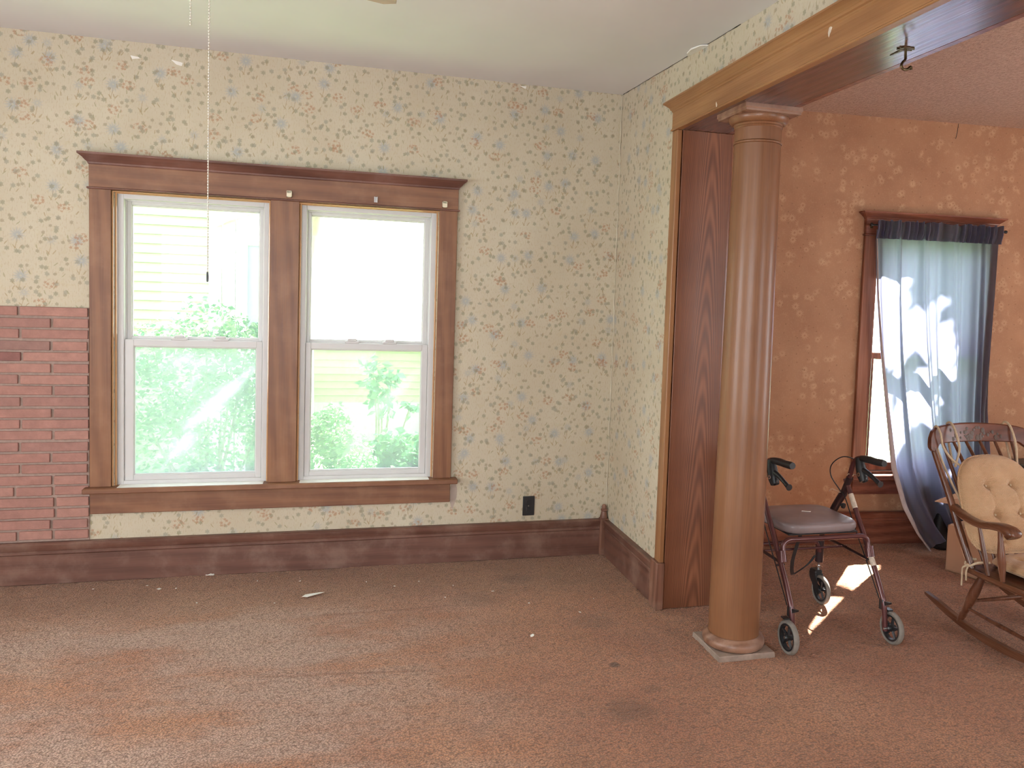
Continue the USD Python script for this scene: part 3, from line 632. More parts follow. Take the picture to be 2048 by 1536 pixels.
hk = thing('ceiling_hook', 'small aged brass hook screwed under the dark header', 'hook', (.152, -2.30, 2.366))
part(hk, 'plate', cat_([box(.132, .172, -2.318, -2.282, 2.3635, 2.3664, .001), extrude([(-.006, 0), (.006, 0), (.0015, .06), (-.0015, .06)], .002, (.152, -2.285, 2.3640), (1, 0, 0), (0, 1, 0)), box(.125, .179, -2.309, -2.304, 2.3625, 2.366), box(.125, .179, -2.296, -2.291, 2.3625, 2.366)]), M['brass'], False)
part(hk, 'hook_wire', tube([(.152, -2.30, 2.366), (.152, -2.301, 2.345), (.150, -2.304, 2.330), (.136, -2.31, 2.318), (.131, -2.312, 2.306), (.138, -2.313, 2.296), (.152, -2.313, 2.297), (.164, -2.314, 2.306), (.166, -2.314, 2.297)], .0042, 8, rounded=5), M['brass'])

# ------------------------------------------------------------------ curtained window of the adjoining room
t3 = thing('trim_3', 'red-brown varnished casing and cornice around the curtained window', 'window trim', kind=S)
part(t3, 'casing', TB(box(1.643, 1.737, -.025, -.0005, .462, 2.004, .003)), M['red_z'])
part(t3, 'casing', TB(box(2.495, 2.578, -.025, -.0005, .462, 2.004, .003)), M['red_z'])
part(t3, 'fillet', TB(box(1.633, 2.588, -.034, -.0005, 2.0042, 2.013, .003)), M['red_x'])
part(t3, 'frieze', TB(box(1.643, 2.578, -.028, -.0005, 2.0132, 2.112, .002)), M['red_x'])
part(t3, 'cornice', TB(rect_loft(1.643, 2.578, -.0005, -.028, [(0, 2.110), (.004, 2.113), (.007, 2.120), (.016, 2.127), (.030, 2.140), (.040, 2.146), (.040, 2.154)])), M['red_x'], 25)
part(t3, 'sill', TB(box(1.630, 2.592, -.066, .07, .430, .462, .004)), M['red_x'])
part(t3, 'apron', TB(box(1.655, 2.566, -.022, -.0005, .330, .4295, .002)), M['red_x'])
w3 = thing('window_3', 'wooden sash window half hidden behind the blue-grey curtain', 'window', kind=S)
part(w3, 'frame', TB(rails(1.7405, 2.4945, .4625, 1.999, 1.752, 2.483, .475, 1.985, .005, .12)), M['red_z'])
us = part(w3, 'upper_sash', TB(rails(1.7525, 2.4825, 1.215, 1.984, 1.785, 2.45, 1.255, 1.94, .065, .095)), M['red_z'])
part(us, 'pane', TB(box(1.783, 2.452, .078, .081, 1.253, 1.942)), M['pane_b'], False)
ls = part(w3, 'lower_sash', TB(rails(1.7525, 2.4825, .476, 1.254, 1.785, 2.45, .53, 1.212, .030, .060)), M['red_z'])
part(ls, 'pane', TB(box(1.783, 2.452, .043, .046, .528, 1.214)), M['pane_b'], False)

# ------------------------------------------------------------------ curtain and rod
ro = thing('curtain_rod', 'thin dark curtain rod across the head of the far window', 'curtain rod', tuple(TB(box(1.66, 1.7, -.08, -.07, 2.07, 2.08)).centroid))
part(ro, 'rod', TB(tube([(1.668, -.062, 2.068), (2.60, -.062, 2.068)], .0055, 10)), M['rod'])
for a, s in ((1.668, -1), (2.60, 1)):
    part(ro, 'end_knob', TB(lathe([(0, -.004), (.006, -.004), (.009, .004), (.0105, .010), (.009, .017), (0, .021)], (a, -.062, 2.068), 16, (s, 0, 0))), M['rod'])
for a in (1.678, 2.562):
    part(ro, 'bracket', TB(cat_([box(a-.005, a+.005, -.060, -.0275, 2.064, 2.071), box(a-.009, a+.009, -.031, -.0279, 2.05, 2.085)])), M['brass'])
cu = thing('curtain', 'sheer blue-grey curtain hanging crooked over the sunlit far window', 'curtain', tuple(TB(box(2.1, 2.12, -.1, -.09, 0.02, .03)).centroid))
def curtain_grid(u, v):
    """u across 0..1, v down 0..1 -> (U, o, z) of the cloth"""
    zt = 2.040
    L_z = V([2.04, 1.973, 1.63, 1.28, .92, .53, .29, .13, .03]); L_U = V([1.694, 1.692, 1.718, 1.762, 1.813, 1.858, 1.912, 1.985, 2.058]); L_o = V([.062, .064, .066, .072, .085, .125, .185, .235, .262])
    R_z = V([2.04, 1.5, .9, .6, .45, .40, .36, .34, .33]); R_U = V([2.566, 2.563, 2.56, 2.555, 2.548, 2.54, 2.53, 2.52, 2.51]); R_o = V([.062, .07, .085, .12, .17, .2, .22, .23, .24])
    s = np.linspace(0, 1, len(L_z))
    f = lambda A, x: np.interp(x, s, A)
    vl = np.interp(v, [0, .034, .2, .375, .557, .753, .875, .955, 1], s)
    lz, lu, lo = f(L_z, vl), f(L_U, vl), f(L_o, vl)
    vr = np.interp(v, [0, .3, .62, .78, .86, .9, .94, .97, 1], s)
    rz, ru, ro_ = f(R_z, vr), f(R_U, vr), f(R_o, vr)
    e = u**1.15
    U = lu+(ru-lu)*u; z = lz+(rz-lz)*np.clip(e*(.9+.1*u), 0, 1); o = lo+(ro_-lo)*u
    # drape: the lower cloth bellies out and bunches between the floor tip and the right-hand side
    amp = .012+.024*np.clip(v*1.6, 0, 1)
    ph = 2*np.pi*(5.2*u+.35*np.sin(3*u+1.3)+.25*np.sin(2.2*v+6*u)*v)
    o = o+amp*(np.sin(ph)+.35*np.sin(2.3*ph+1.0+v)+.2*np.sin(3.7*ph+2))*np.clip(u*8, .15, 1)
    U = U+.010*np.cos(ph)*(1-.3*v)*np.clip(u*8, 0, 1)*np.clip((1-u)*8, 0, 1)
    low = np.clip((v-.78)/.22, 0, 1)
    o = o+low*.045*np.sin(9*u+2.0)+low*.03*np.sin(17*u+5*v)
    z = z+low*(.05*np.sin(7*u+.6)*u*(1-u)*4)
    return U, o, z
n, m_ = 190, 110
uu, vv = np.meshgrid(np.linspace(0, 1, n), np.linspace(0, 1, m_), indexing='ij')
U, O_, Z = curtain_grid(uu, vv)
P = np.stack([U, -O_, Z], -1)
part(cu, 'panel', TB(thicken(P, normals(P), .0012)), M['curtain'], True)
# gathered heading above and over the rod
hu, hv = np.meshgrid(np.linspace(0, 1, 260), np.linspace(0, 1, 22), indexing='ij')
ph = 2*np.pi*(17*hu+.8*np.sin(7*hu)+.5*np.sin(15*hu+1))
ho = .092+.016*np.sin(ph)+.007*np.sin(2.7*ph)-.014*np.clip((hv-.5)*2.5, 0, 1)
hz = 2.096-.112*hv+(.005*np.sin(ph*1.3)+.004*np.sin(ph*.37+1))*(1-hv); hU = 1.692+.876*hu+.004*np.cos(ph)
P = np.stack([hU, -ho, hz], -1)
part(cu, 'heading', TB(thicken(P, normals(P), .003)), M['hem'] if False else M['curtain'], True, label='gathered double heading on the rod')
# folded side hem, thicker, along the free left edge
su, sv = np.meshgrid(np.linspace(0, 1, 8), np.linspace(.03, 1, 80), indexing='ij')
U, O_, Z = curtain_grid(0*su, sv); wd = np.interp(sv, [0, .3, .5, .75, .9, 1], [.006, .012, .022, .036, .032, .010])
P = np.stack([U+wd*(su-.25), -(O_+.010+.006*np.sin(np.pi*su)), Z+.02*wd*su], -1)
part(cu, 'side_hem', TB(thicken(P, normals(P), .003)), M['hem'], True, label='paler turned hem on the free left edge')

#OBJECTS
# ------------------------------------------------------------------ four-wheeled walker
wk = thing('rollator_walker', 'burgundy four-wheeled walker with padded seat beside the column', 'walker', (.626, -1.25, 0))
XC = .626
def wheel(xc, y, z, steer=None, r=.075, w=.013):
    n0 = len(PARTS)
    tyre = lathe([(r-.016, -w*.75), (r-.006, -w), (r-.001, -w*.55), (r, 0), (r-.001, w*.55), (r-.006, w), (r-.016, w*.75), (r-.016, -w*.75)], (xc, y, z), 48, (1, 0, 0))
    p = part(wk, 'wheel', tyre, M['tyre'], 60, label='grey rubber wheel with a black spoked hub')
    sp = [lathe([(r-.024, -w*.7), (r-.0155, -w*.8), (r-.0155, w*.8), (r-.024, w*.7), (r-.024, -w*.7)], (xc, y, z), 40, (1, 0, 0)), lathe([(0, -w*1.3), (.013, -w*1.3), (.016, -w*.9), (.016, w*.9), (.013, w*1.3), (0, w*1.3)], (xc, y, z), 24, (1, 0, 0))]
    for k in range(5):
        a = k*2*np.pi/5+.4; d = V([0, math.cos(a), math.sin(a)])
        sp.append(tube([V([xc, y, z])+d*.012, V([xc, y, z])+d*(r-.019)], [.0075, .0055], 6))
    part(p, 'spoked_hub', cat_(sp), M['black'])
    part(p, 'axle_nut', cat_([lathe([(0, 0), (.007, 0), (.007, .004), (0, .006)], (xc-w*1.3, y, z), 8, (-1, 0, 0)), lathe([(0, 0), (.007, 0), (.007, .004), (0, .006)], (xc+w*1.3, y, z), 8, (1, 0, 0))]), M['steel'])
PARTS = []
for s in (-1, 1):
    X = XC+s*.240
    q = lambda pts: [(X, y, z) for y, z in pts]
    wheel(XC+s*.268, -1.487, .075)
    lg = part(wk, 'rear_leg', tube(spline(q([(-1.478, .060), (-1.468, .12), (-1.455, .185), (-1.430, .235), (-1.380, .315), (-1.300, .43), (-1.236, .52), (-1.150, .64), (-1.118, .685)]), 5), .0125, 14), M['burgundy'])
    if s > 0:
        for y0, z0, y1, z1 in ((-1.372, .328, -1.338, .376), (-1.208, .560, -1.165, .620)):
            part(lg, 'sticker', tube([(X, y0, z0), (X, y1, z1)], .0131, 14, caps=False), M['sticker'], label='worn white sticker')
    part(wk, 'axle', tube([(X-.016, -1.487, .075), (XC+s*.268+.02, -1.487, .075)], .005, 8), M['steel'])
    part(wk, 'wheel_brake', cat_([box(X-.012, X+.012, -1.462, -1.435, .150, .200, .003), extrude([(0, 0), (.05, .028), (.052, .036), (.02, .03), (0, .02)], .012, (X+.006, -1.452, .165), (0, -1, 0), (0, 0, 1)), box(XC+s*.268-.016, XC+s*.268+.012, -1.475, -1.440, .148, .154, .001)]), M['black'], label='parking brake shoe over the wheel')
    fr = spline(q([(-.932, .215), (-.934, .30), (-.945, .345), (-.978, .42), (-1.04, .52), (-1.105, .605), (-1.135, .665), (-1.155, .725), (-1.172, .772), (-1.195, .800), (-1.225, .812), (-1.27, .816)]), 6)
    part(wk, 'front_leg', tube(fr, .0125, 14), M['burgundy'])
    part(wk, 'height_sleeve', tube(spline(q([(-1.012, .475), (-1.060, .548), (-1.108, .612)]), 5), .0195, 14), M['sleeve'])
    part(wk, 'collar', tube(q([(-1.106, .608), (-1.150, .700)]), .0165, 12), M['sleeve'])
    part(wk, 'sleeve_knob', lathe([(0, 0), (.006, 0), (.006, .014), (.014, .016), (.014, .026), (0, .028)], (X+.005, -1.075, .545), 14, (.4, -1, -.1)), M['black'])
    part(wk, 'caster_sleeve', tube(q([(-.932, .205), (-.933, .318)]), .0205, 14), M['sleeve'])
    part(wk, 'caster_stem', cat_([tube(q([(-.932, .165), (-.932, .21)]), .008, 10), lathe([(0, 0), (.017, 0), (.017, .008), (0, .010)], (X, -.932, .176), 16)]), M['chrome'])
    cxw = X-s*.018
    part(wk, 'caster_fork', cat_([box(cxw-.022, cxw+.022, -.965, -.908, .140, .168, .006), extrude([(-.908, .150), (-.965, .150), (-1.005, .06), (-.975, .06), (-.915, .12)], .005, (cxw-.017-.005, 0, 0), (0, 1, 0), (0, 0, 1)), extrude([(-.908, .150), (-.965, .150), (-1.005, .06), (-.975, .06), (-.915, .12)], .005, (cxw+.017, 0, 0), (0, 1, 0), (0, 0, 1))]), M['black'])
    wheel(cxw, -.990, .075, w=.011)
    # handle, brake lever, cable
    part(wk, 'hand_grip', tube([(X, -1.235, .812), (X, -1.26, .815), (X, -1.30, .818), (X, -1.34, .8175), (X, -1.385, .821), (X, -1.402, .822)], [.0155, .0165, .0175, .0165, .0175, .0150], 18), M['black'])
    part(wk, 'brake_body', cat_([tube(spline([(X, -1.215, .812), (X, -1.228, .775), (X, -1.245, .735), (X, -1.262, .705)], 4), [.019, .024, .026, .020], 14), lathe([(0, 0), (.020, 0), (.018, .012), (0, .012)], (X-.006, -1.262, .720), 16, (1, 0, 0))]), M['black'])
    part(wk, 'brake_pivot', cat_([lathe([(.0045, 0), (.010, 0), (.010, .003), (.0045, .003)], (X+sd*.024, -1.252, .738), 16, (sd, 0, 0)) for sd in (-1, 1)]), M['chrome'])
    part(wk, 'brake_lever', tube(spline([(X, -1.245, .760), (X, -1.29, .752), (X, -1.34, .735), (X, -1.372, .722), (X, -1.384, .720)], 4), [.014, .0115, .010, .0115, .0155], 12), M['black'])
    part(wk, 'brake_cable', tube(spline([(X, -1.235, .775), (X-.01, -1.19, .800), (X-.035, -1.13, .800), (X-.055, -1.075, .750), (X-.045, -1.06, .69), (X-.012, -1.09, .625), (X-.02, -1.15, .60), (X-.018, -1.24, .47), (X-.018, -1.35, .33), (X-.014, -1.44, .20)], 6), .0028, 6), M['black'])
    part(wk, 'twine_tie', cat_([tube(spline([(X+.016*math.cos(a), -1.152+.016*math.sin(a)*.6, .715+.006*math.sin(2*a)) for a in np.linspace(0, 11, 16)], 3), .0022, 5), tube(spline([(X+.016, -1.15, .715), (X+.03, -1.19, .722), (X+.018, -1.225, .735)], 4), .002, 5)]), M['twine'])
    part(wk, 'twine_tie', cat_([tube(spline([(X+.021*math.cos(a), -1.098+.012*math.sin(a), .612+.004*math.sin(2*a)) for a in np.linspace(0, 9, 14)], 3), .0022, 5), tube(spline([(X-.015, -1.09, .615), (X-.045, -1.07, .625), (X-.05, -1.06, .61)], 4), .002, 5)]), M['twine'])
    # folding brace between front and rear leg
    a, b = V([X-s*.016, -.955, .352]), V([X-s*.016, -1.345, .352]); b[2] = .352
    part(wk, 'fold_brace', cat_([tube([a, (a+b)/2+V([0, 0, .004])], .008, 4), tube([(a+b)/2+V([0, 0, .004]), b], .008, 4), tube([b-V([s*-.0, 0, 0]), b+V([s*.034, 0, 0])], .005, 8)]), M['sleeve'])
XL, XR = XC-.240, XC+.240
part(wk, 'seat_bar', tube(spline([(XL+.014, -1.350, .372), (XL+.014, -1.340, .415), (XL+.018, -1.334, .445), (XL+.045, -1.330, .461), (XL+.09, -1.330, .462), (XC, -1.330, .462), (XR-.09, -1.330, .462), (XR-.045, -1.330, .461), (XR-.018, -1.334, .445), (XR-.014, -1.340, .415), (XR-.014, -1.350, .372)], 6), .0115, 12), M['burgundy'])
for X in (XL+.006, XR-.006):
    part(wk, 'clamp_collar', cat_([tube([(X, -1.352, .365), (X, -1.333, .412)], .0215, 12)]), M['burgundy'])
part(wk, 'seat_bar', tube(spline([(XL+.012, -1.03, .49), (XL+.05, -1.02, .478), (XC, -1.02, .476), (XR-.05, -1.02, .478), (XR-.012, -1.03, .49)], 6), .0105, 10), M['burgundy'])
part(wk, 'front_crossbar', tube(spline([(XL+.010, -.945, .262), (XL+.022, -.945, .30), (XL+.055, -.945, .318), (XC, -.945, .320), (XR-.055, -.945, .318), (XR-.022, -.945, .30), (XR-.010, -.945, .262)], 6), .0105, 12), M['burgundy'])
part(wk, 'fold_rod', tube([(XL-.005, -1.150, .354), (XR+.005, -1.150, .354)], .0055, 8), M['burgundy'])
# padded seat
def pad():
    a, b, t = .200, .178, .026; n = 40; ang = np.linspace(0, 2*np.pi, n*2, endpoint=False); rings = []
    ex = 2/5.5
    c, s_ = np.cos(ang), np.sin(ang); ox, oy = np.sign(c)*np.abs(c)**ex, np.sign(s_)*np.abs(s_)**ex
    prof = [(.0, -t), (.55, -t), (.90, -t*.98), (.975, -t*.8), (1.0, -t*.25), (1.0, t*.30), (.985, t*.62), (.95, t*.82), (.86, t*.95), (.6, t*1.05), (.3, t*1.1), (0, t*1.1)]
    R = []
    for f, z in prof:
        p = np.c_[ox*a*f, oy*b*f, np.full(len(ang), z)]
        p[:, 2] += .004*(meshkit.noise(p*22+5)-.5)*(f > .2)
        R.append(p)
    m = loft([r+V([0, 0, 0]) for r in R]); m.apply_translation([XC, -1.150, .505]); return m
sp = part(wk, 'seat_pad', pad(), M['vinyl_seat'], 60, label='worn purplish padded vinyl seat')
part(wk, 'seat_board', box(XC-.185, XC+.185, -1.315, -.985, .474, .4825, .003), M['black'])
st = [(.560, -1.235, .476), (.572, -1.17, .36), (.595, -1.11, .27), (.65, -1.03, .185), (.72, -.96, .165), (.80, -.935, .195), (.84, -.935, .24)]
sps = spline(st, 8); du = V([.010, 0, .002])
part(wk, 'seat_strap', thicken(np.stack([sps-du, sps+du], 1), normals(np.stack([sps-du, sps+du], 1)), .0016), M['strap'], True, label='black webbing strap hanging under the seat')
single('paper_tag', extrude([(-.022, -.006), (.020, -.009), (.024, .004), (-.018, .010)], .001, (.640, -1.135, .5345), (.92, -.39, 0), (.39, .92, 0)), M['white'], 'small white tag lying on the walker seat', 'tag', smooth=False)

# ------------------------------------------------------------------ rocking chair with two cushions
ch = thing('rocking_chair', 'varnished brown wooden rocking chair with spindle back and stencilled crest rail', 'chair', (1.60, -1.60, 0))
CX = 1.60
def turned(p0, p1, prof, n=16):
    p0, p1 = V(p0, float), V(p1, float); L = np.linalg.norm(p1-p0)
    t = np.array([a for a, _ in prof]); r = [b for _, b in prof]
    pr_ = [(0, 0)]+[(b, a*L) for a, b in prof]+[(0, L)]
    return lathe(pr_, p0, n, (p1-p0)/L)
# crest rail: curved in plan, arched on top, with drooping ears
def crest():
    n = 60; xs = np.linspace(-.335, .335, n); rows = []
    for x in xs:
        e = abs(x)/.335
        top = .962-.012*(x/.25)**2 if abs(x) < .25 else np.interp(e, [.746, .80, .90, .97, 1.0], [.949, .945, .930, .905, .875])
        bot = .868 if abs(x) < .25 else np.interp(e, [.746, .80, .86, .95, 1.0], [.866, .850, .836, .835, .850])
        yb = -1.125-.085*(x/.335)**2; d = .012 if abs(x) < .25 else .013
        yb -= 0; ly = (.0)
        ring = []
        for z, dy in ((bot, -d*.7), (bot+.006, -d), (top-.006, -d), (top, -d*.6), (top, d*.6), (top-.006, d), (bot+.006, d), (bot, d*.7)):
            ring.append([CX+x, yb+dy+(z-.90)*.25, z])
        rows.append(V(ring))
    return loft(rows)
cr = part(ch, 'crest_rail', crest(), M['cw_x'], 45)
# faded stencil of flowers on the crest: thin paint layer
sten = []
rs = random.Random(3)
for k in range(46):
    x = rs.gauss(0, .075) if k < 34 else rs.uniform(-.16, .16); z = .905+rs.gauss(0, .018); r_ = rs.uniform(.004, .010 if k > 20 else .015)
    x = max(-.17, min(.17, x)); z = max(.882, min(.938, z))
    yb = -1.125-.085*(x/.335)**2-.0125+(z-.90)*.25
    m = lathe([(0, 0), (r_, 0), (r_*.8, .0006), (0, .0007)], (CX+x, yb, z), 8, (2*.085*x/.335**2*-1*0, -1, .25)); sten.append(m)
part(cr, 'stencil', cat_(sten), plain('stencil_paint', (.07, .04, .025), .45, var=.3), label='dark faded flower stencil')
SEATZ = .318
for s in (-1, 1):
    part(ch, 'back_post', tube(spline([(CX+s*.245, -1.455, .30), (CX+s*.262, -1.385, .46), (CX+s*.277, -1.305, .64), (CX+s*.292, -1.225, .80), (CX+s*.298, -1.195, .868)], 5), [.0175, .0185, .016, .0145, .014], 14), M['cw'])
for k in range(6):
    f = (k-2.5)/2.5
    part(ch, 'spindle', tube(spline([(CX+f*.165, -1.455, .30), (CX+f*.19, -1.355, .52), (CX+f*.205, -1.235, .75), (CX+f*.215, -1.135-.085*(f*.215/.335)**2, .872)], 5), [.0085, .0105, .009, .0075], 10), M['cw'])
def seat():
    out = [(-.255, -1.435), (-.235, -1.425), (0, -1.42), (.235, -1.425), (.255, -1.435), (.275, -1.60), (.285, -1.80), (.270, -1.875), (0, -1.895), (-.270, -1.875), (-.285, -1.80), (-.275, -1.60)]
    g_ = Polygon(out).buffer(.012).buffer(-.0)
    R = []
    for off, z in ((-.02, .290), (-.004, .294), (0, .302), (0, .312), (-.004, .318), (-.02, .3205), (-.06, .317)):
        p = np.array(g_.buffer(off).exterior.coords)[:-1]
        q = np.array([g_.buffer(off).exterior.interpolate(t, True).coords[0] for t in np.linspace(0, 1, 64, endpoint=False)])
        R.append(np.c_[q[:, 0]+CX, q[:, 1], np.full(64, z)+(-(q[:, 1]+1.43))*.04])
    return loft(R)
part(ch, 'seat', seat(), M['cw_y'], 35)
for s in (-1, 1):
    # arm: flat board sagging then rolling over at the hand
    ax = spline([(CX+s*.268, -1.335, .585), (CX+s*.276, -1.42, .560), (CX+s*.282, -1.52, .552), (CX+s*.286, -1.60, .566), (CX+s*.288, -1.66, .574), (CX+s*.288, -1.705, .566), (CX+s*.288, -1.722, .545)], 6)
    w_ = np.interp(np.linspace(0, 1, len(ax)), [0, .3, .6, .8, .93, 1], [.021, .026, .029, .036, .038, .030]); h_ = np.interp(np.linspace(0, 1, len(ax)), [0, .5, .75, .9, 1], [.016, .017, .021, .027, .022])
    tt = np.gradient(ax, axis=0); tt /= np.linalg.norm(tt, axis=1, keepdims=True); ang = np.linspace(0, 2*np.pi, 16, endpoint=False); R = []
    for p, t_, a, b in zip(ax, tt, w_, h_):
        side = V([1., 0, 0]); up = np.cross(side, t_); up /= np.linalg.norm(up)
        c, sn = np.cos(ang), np.sin(ang)
        R.append(p+np.outer(np.sign(c)*np.abs(c)**.6*a, side)+np.outer(np.sign(sn)*np.abs(sn)**.6*b, up))
    part(ch, 'arm', loft(R), M['cw_y'], 50)
    part(ch, 'arm_post', turned((CX+s*.276, -1.665, .328), (CX+s*.286, -1.640, .560), [(0, .010), (.08, .012), (.35, .0185), (.55, .017), (.8, .0115), (1, .010)]), M['cw'])
    part(ch, 'arm_spindle', turned((CX+s*.270, -1.575, .325), (CX+s*.284, -1.515, .548), [(0, .008), (.3, .0115), (.6, .0105), (1, .0075)]), M['cw'])
    rl = V([CX+s*.248, -1.395, .033]); fl_ = V([CX+s*.262, -1.865, .030])
    part(ch, 'rear_leg', turned((CX+s*.205, -1.485, .300), rl, [(0, .015), (.15, .018), (.35, .0235), (.55, .0235), (.72, .019), (.80, .0155), (.84, .018), (.92, .016), (1, .012)]), M['cw'])
    part(ch, 'front_leg', turned((CX+s*.225, -1.800, .305), fl_, [(0, .015), (.15, .018), (.35, .0235), (.55, .0235), (.72, .019), (.80, .0155), (.84, .018), (.92, .016), (1, .012)]), M['cw'])
    yy = np.linspace(-1.150, -2.06, 40); zz = .0015+(yy+1.615)**2/(2*1.38); R = []
    for k, (y_, z_) in enumerate(zip(yy, zz)):
        xr = CX+s*np.interp(y_, [-2.06, -1.15], [.268, .236]); hh = np.interp(k, [0, 4, 20, 35, 39], [.012, .030, .036, .030, .012]); ww = .0125
        R.append(V([[xr-ww, y_, z_], [xr+ww, y_, z_], [xr+ww, y_, z_+hh], [xr-ww, y_, z_+hh]]))
    part(ch, 'rocker', loft(R), M['cw_y'], 35)
    part(ch, 'side_stretcher', turned((CX+s*.236, -1.425, .112), (CX+s*.252, -1.843, .108), [(0, .007), (.5, .0105), (1, .007)], 12), M['cw'])
part(ch, 'rear_stretcher', turned((CX-.228, -1.437, .150), (CX+.228, -1.437, .150), [(0, .007), (.5, .0115), (1, .007)], 12), M['cw'])
part(ch, 'front_stretcher', turned((CX-.24, -1.835, .165), (CX+.24, -1.835, .165), [(0, .007), (.3, .011), (.5, .016), (.7, .011), (1, .007)], 12), M['cw'])

def cushion(Wb, Wt, H, T, buttons, o, ex, ey, arch=.05, p=3.2):
    n = 90; a = np.linspace(-1, 1, n); A, B = np.meshgrid(a, a, indexing='ij')
    # square -> rounded outline
    r = (np.abs(A)**p+np.abs(B)**p)**(1/p); mx = np.maximum(np.abs(A), np.abs(B)); k = np.where(r > 0, mx/np.maximum(r, 1e-9), 1)
    X, Y = A*k, B*k; e = np.clip(mx, 0, 1)
    w_ = np.interp(Y, [-1, 1], [Wb, Wt])/2
    px, py = X*w_, Y*H/2+arch*(1-(X)**2)*np.clip(Y, 0, 1)
    t = T/2*np.sqrt(np.clip(1-e**5, 0, 1))+.003
    for bx, by in buttons:
        d = np.hypot(px-bx, py-by); t = t-T*.36*np.exp(-(d/.022)**2)-T*.10*np.exp(-(d/.055)**2)
    for i, (ax_, ay) in enumerate(buttons):
        for bx, by in buttons[i+1:]:
            L = math.hypot(bx-ax_, by-ay)
            if L < .19:
                s = np.clip(((px-ax_)*(bx-ax_)+(py-ay)*(by-ay))/L**2, 0, 1); d = np.hypot(px-ax_-s*(bx-ax_), py-ay-s*(by-ay)); t = t-T*.06*np.exp(-(d/.009)**2)
    t = np.maximum(t, .004)
    ex, ey = V(ex, float), V(ey, float); ex /= np.linalg.norm(ex); ey /= np.linalg.norm(ey); nz = np.cross(ex, ey)
    mid = V(o)+px[..., None]*ex+py[..., None]*ey
    top = grid_mesh(mid+t[..., None]*nz); bot = grid_mesh(mid-t[..., None]*nz*.8); i = np.arange(n*n).reshape(n, n)
    rim = np.r_[i[0, :-1], i[:-1, -1], i[-1, :0:-1], i[:0:-1, 0]]; f = []; N = n*n
    for q in range(len(rim)):
        s_, e_ = rim[q], rim[(q+1) % len(rim)]; f += [[s_, e_, e_+N], [s_, e_+N, s_+N]]
    m = trimesh.Trimesh(np.vstack([top.vertices, bot.vertices]), np.vstack([top.faces, bot.faces[:, ::-1]+N, f]), process=False); m.fix_normals()
    edge = (mid).reshape(-1, 3)[rim]
    bt = [V(o)+bx*ex+by*ey+nz*(T*.16) for bx, by in buttons]
    return m, edge, bt, nz
ey = V([0, .225, .40]); ey /= np.linalg.norm(ey)
BUT = [(-.075, .10), (.075, .10), (-.075, -.045), (.075, -.045), (-.075, -.165), (.075, -.165)]
m, edge, bt, nz = cushion(.55, .415, .45, .080, BUT, (CX-.015, -1.375, .590), (1, 0, 0), ey, .035, 4.2)
bc = thing('back_cushion', 'tufted tan cushion tied upright against the rocking chair back', 'cushion', (CX+.03, -1.42, .40))
part(bc, 'pad', m, M['cushion'], True)
part(bc, 'piping', tube(edge[::3], .0055, 8, closed=True), M['cushion'])
for b_ in bt: part(bc, 'button', lathe([(0, 0), (.006, 0), (.005, .003), (0, .004)], b_, 10, nz), M['cord'])
for s, x_ in ((-1, CX-.150), (1, CX+.205)):
    xc = x_-s*.0
    part(bc, 'tie', tube(spline([(CX-.015+s*.19, -1.255, .765), (x_, -1.215, .84), (x_, -1.185-.01, .90), (x_, -1.165, .950), (x_, -1.135, .968), (x_, -1.115, .945), (x_+s*.004, -1.145, .86), (CX-.015+s*.18, -1.225, .775)], 6), .006, 8), M['cord'])
part(bc, 'tie', tube(spline([(CX-.165, -1.27, .76), (CX-.215, -1.24, .80), (CX-.250, -1.215, .86), (CX-.262, -1.205, .925), (CX-.260, -1.170, .955), (CX-.258, -1.15, .92), (CX-.268, -1.20, .84), (CX-.250, -1.265, .72), (CX-.235, -1.33, .62), (CX-.225, -1.36, .54)], 6), .0055, 8), M['cord'])
m, edge, bt, nz = cushion(.44, .42, .40, .065, [(-.09, .08), (.09, .08), (-.09, -.08), (.09, -.08)], (CX+.01, -1.655, .365), (1, 0, 0), (0, 1, -.04), 0.0, 3.6)
sc = thing('seat_cushion', 'flat tan cushion tied on the rocking chair seat', 'cushion', (CX+.01, -1.655, .335))
part(sc, 'pad', m, M['cushion'], True)
part(sc, 'piping', tube(edge[::3], .0055, 8, closed=True), M['cushion'])
for b_ in bt: part(sc, 'button', lathe([(0, 0), (.006, 0), (.005, .003), (0, .004)], b_, 10, nz), M['cord'])
part(sc, 'tie', cat_([tube(spline([(CX-.19, -1.50, .355), (CX-.235, -1.475, .350), (CX-.268, -1.455, .330), (CX-.272, -1.435, .335), (CX-.25, -1.428, .352), (CX-.215, -1.44, .355)], 6), .006, 8),
    tube(spline([(CX-.268, -1.45, .332), (CX-.290, -1.44, .318), (CX-.296, -1.445, .27), (CX-.299, -1.448, .235)], 6), .0045, 8), tube(spline([(CX-.268, -1.45, .330), (CX-.282, -1.455, .305), (CX-.283, -1.458, .262)], 6), .0045, 8), lathe([(0, -.009), (.009, -.004), (.010, .003), (0, .009)], (CX-.270, -1.447, .334), 10)]), M['cord'], label='knotted cord tie at the rear corner')

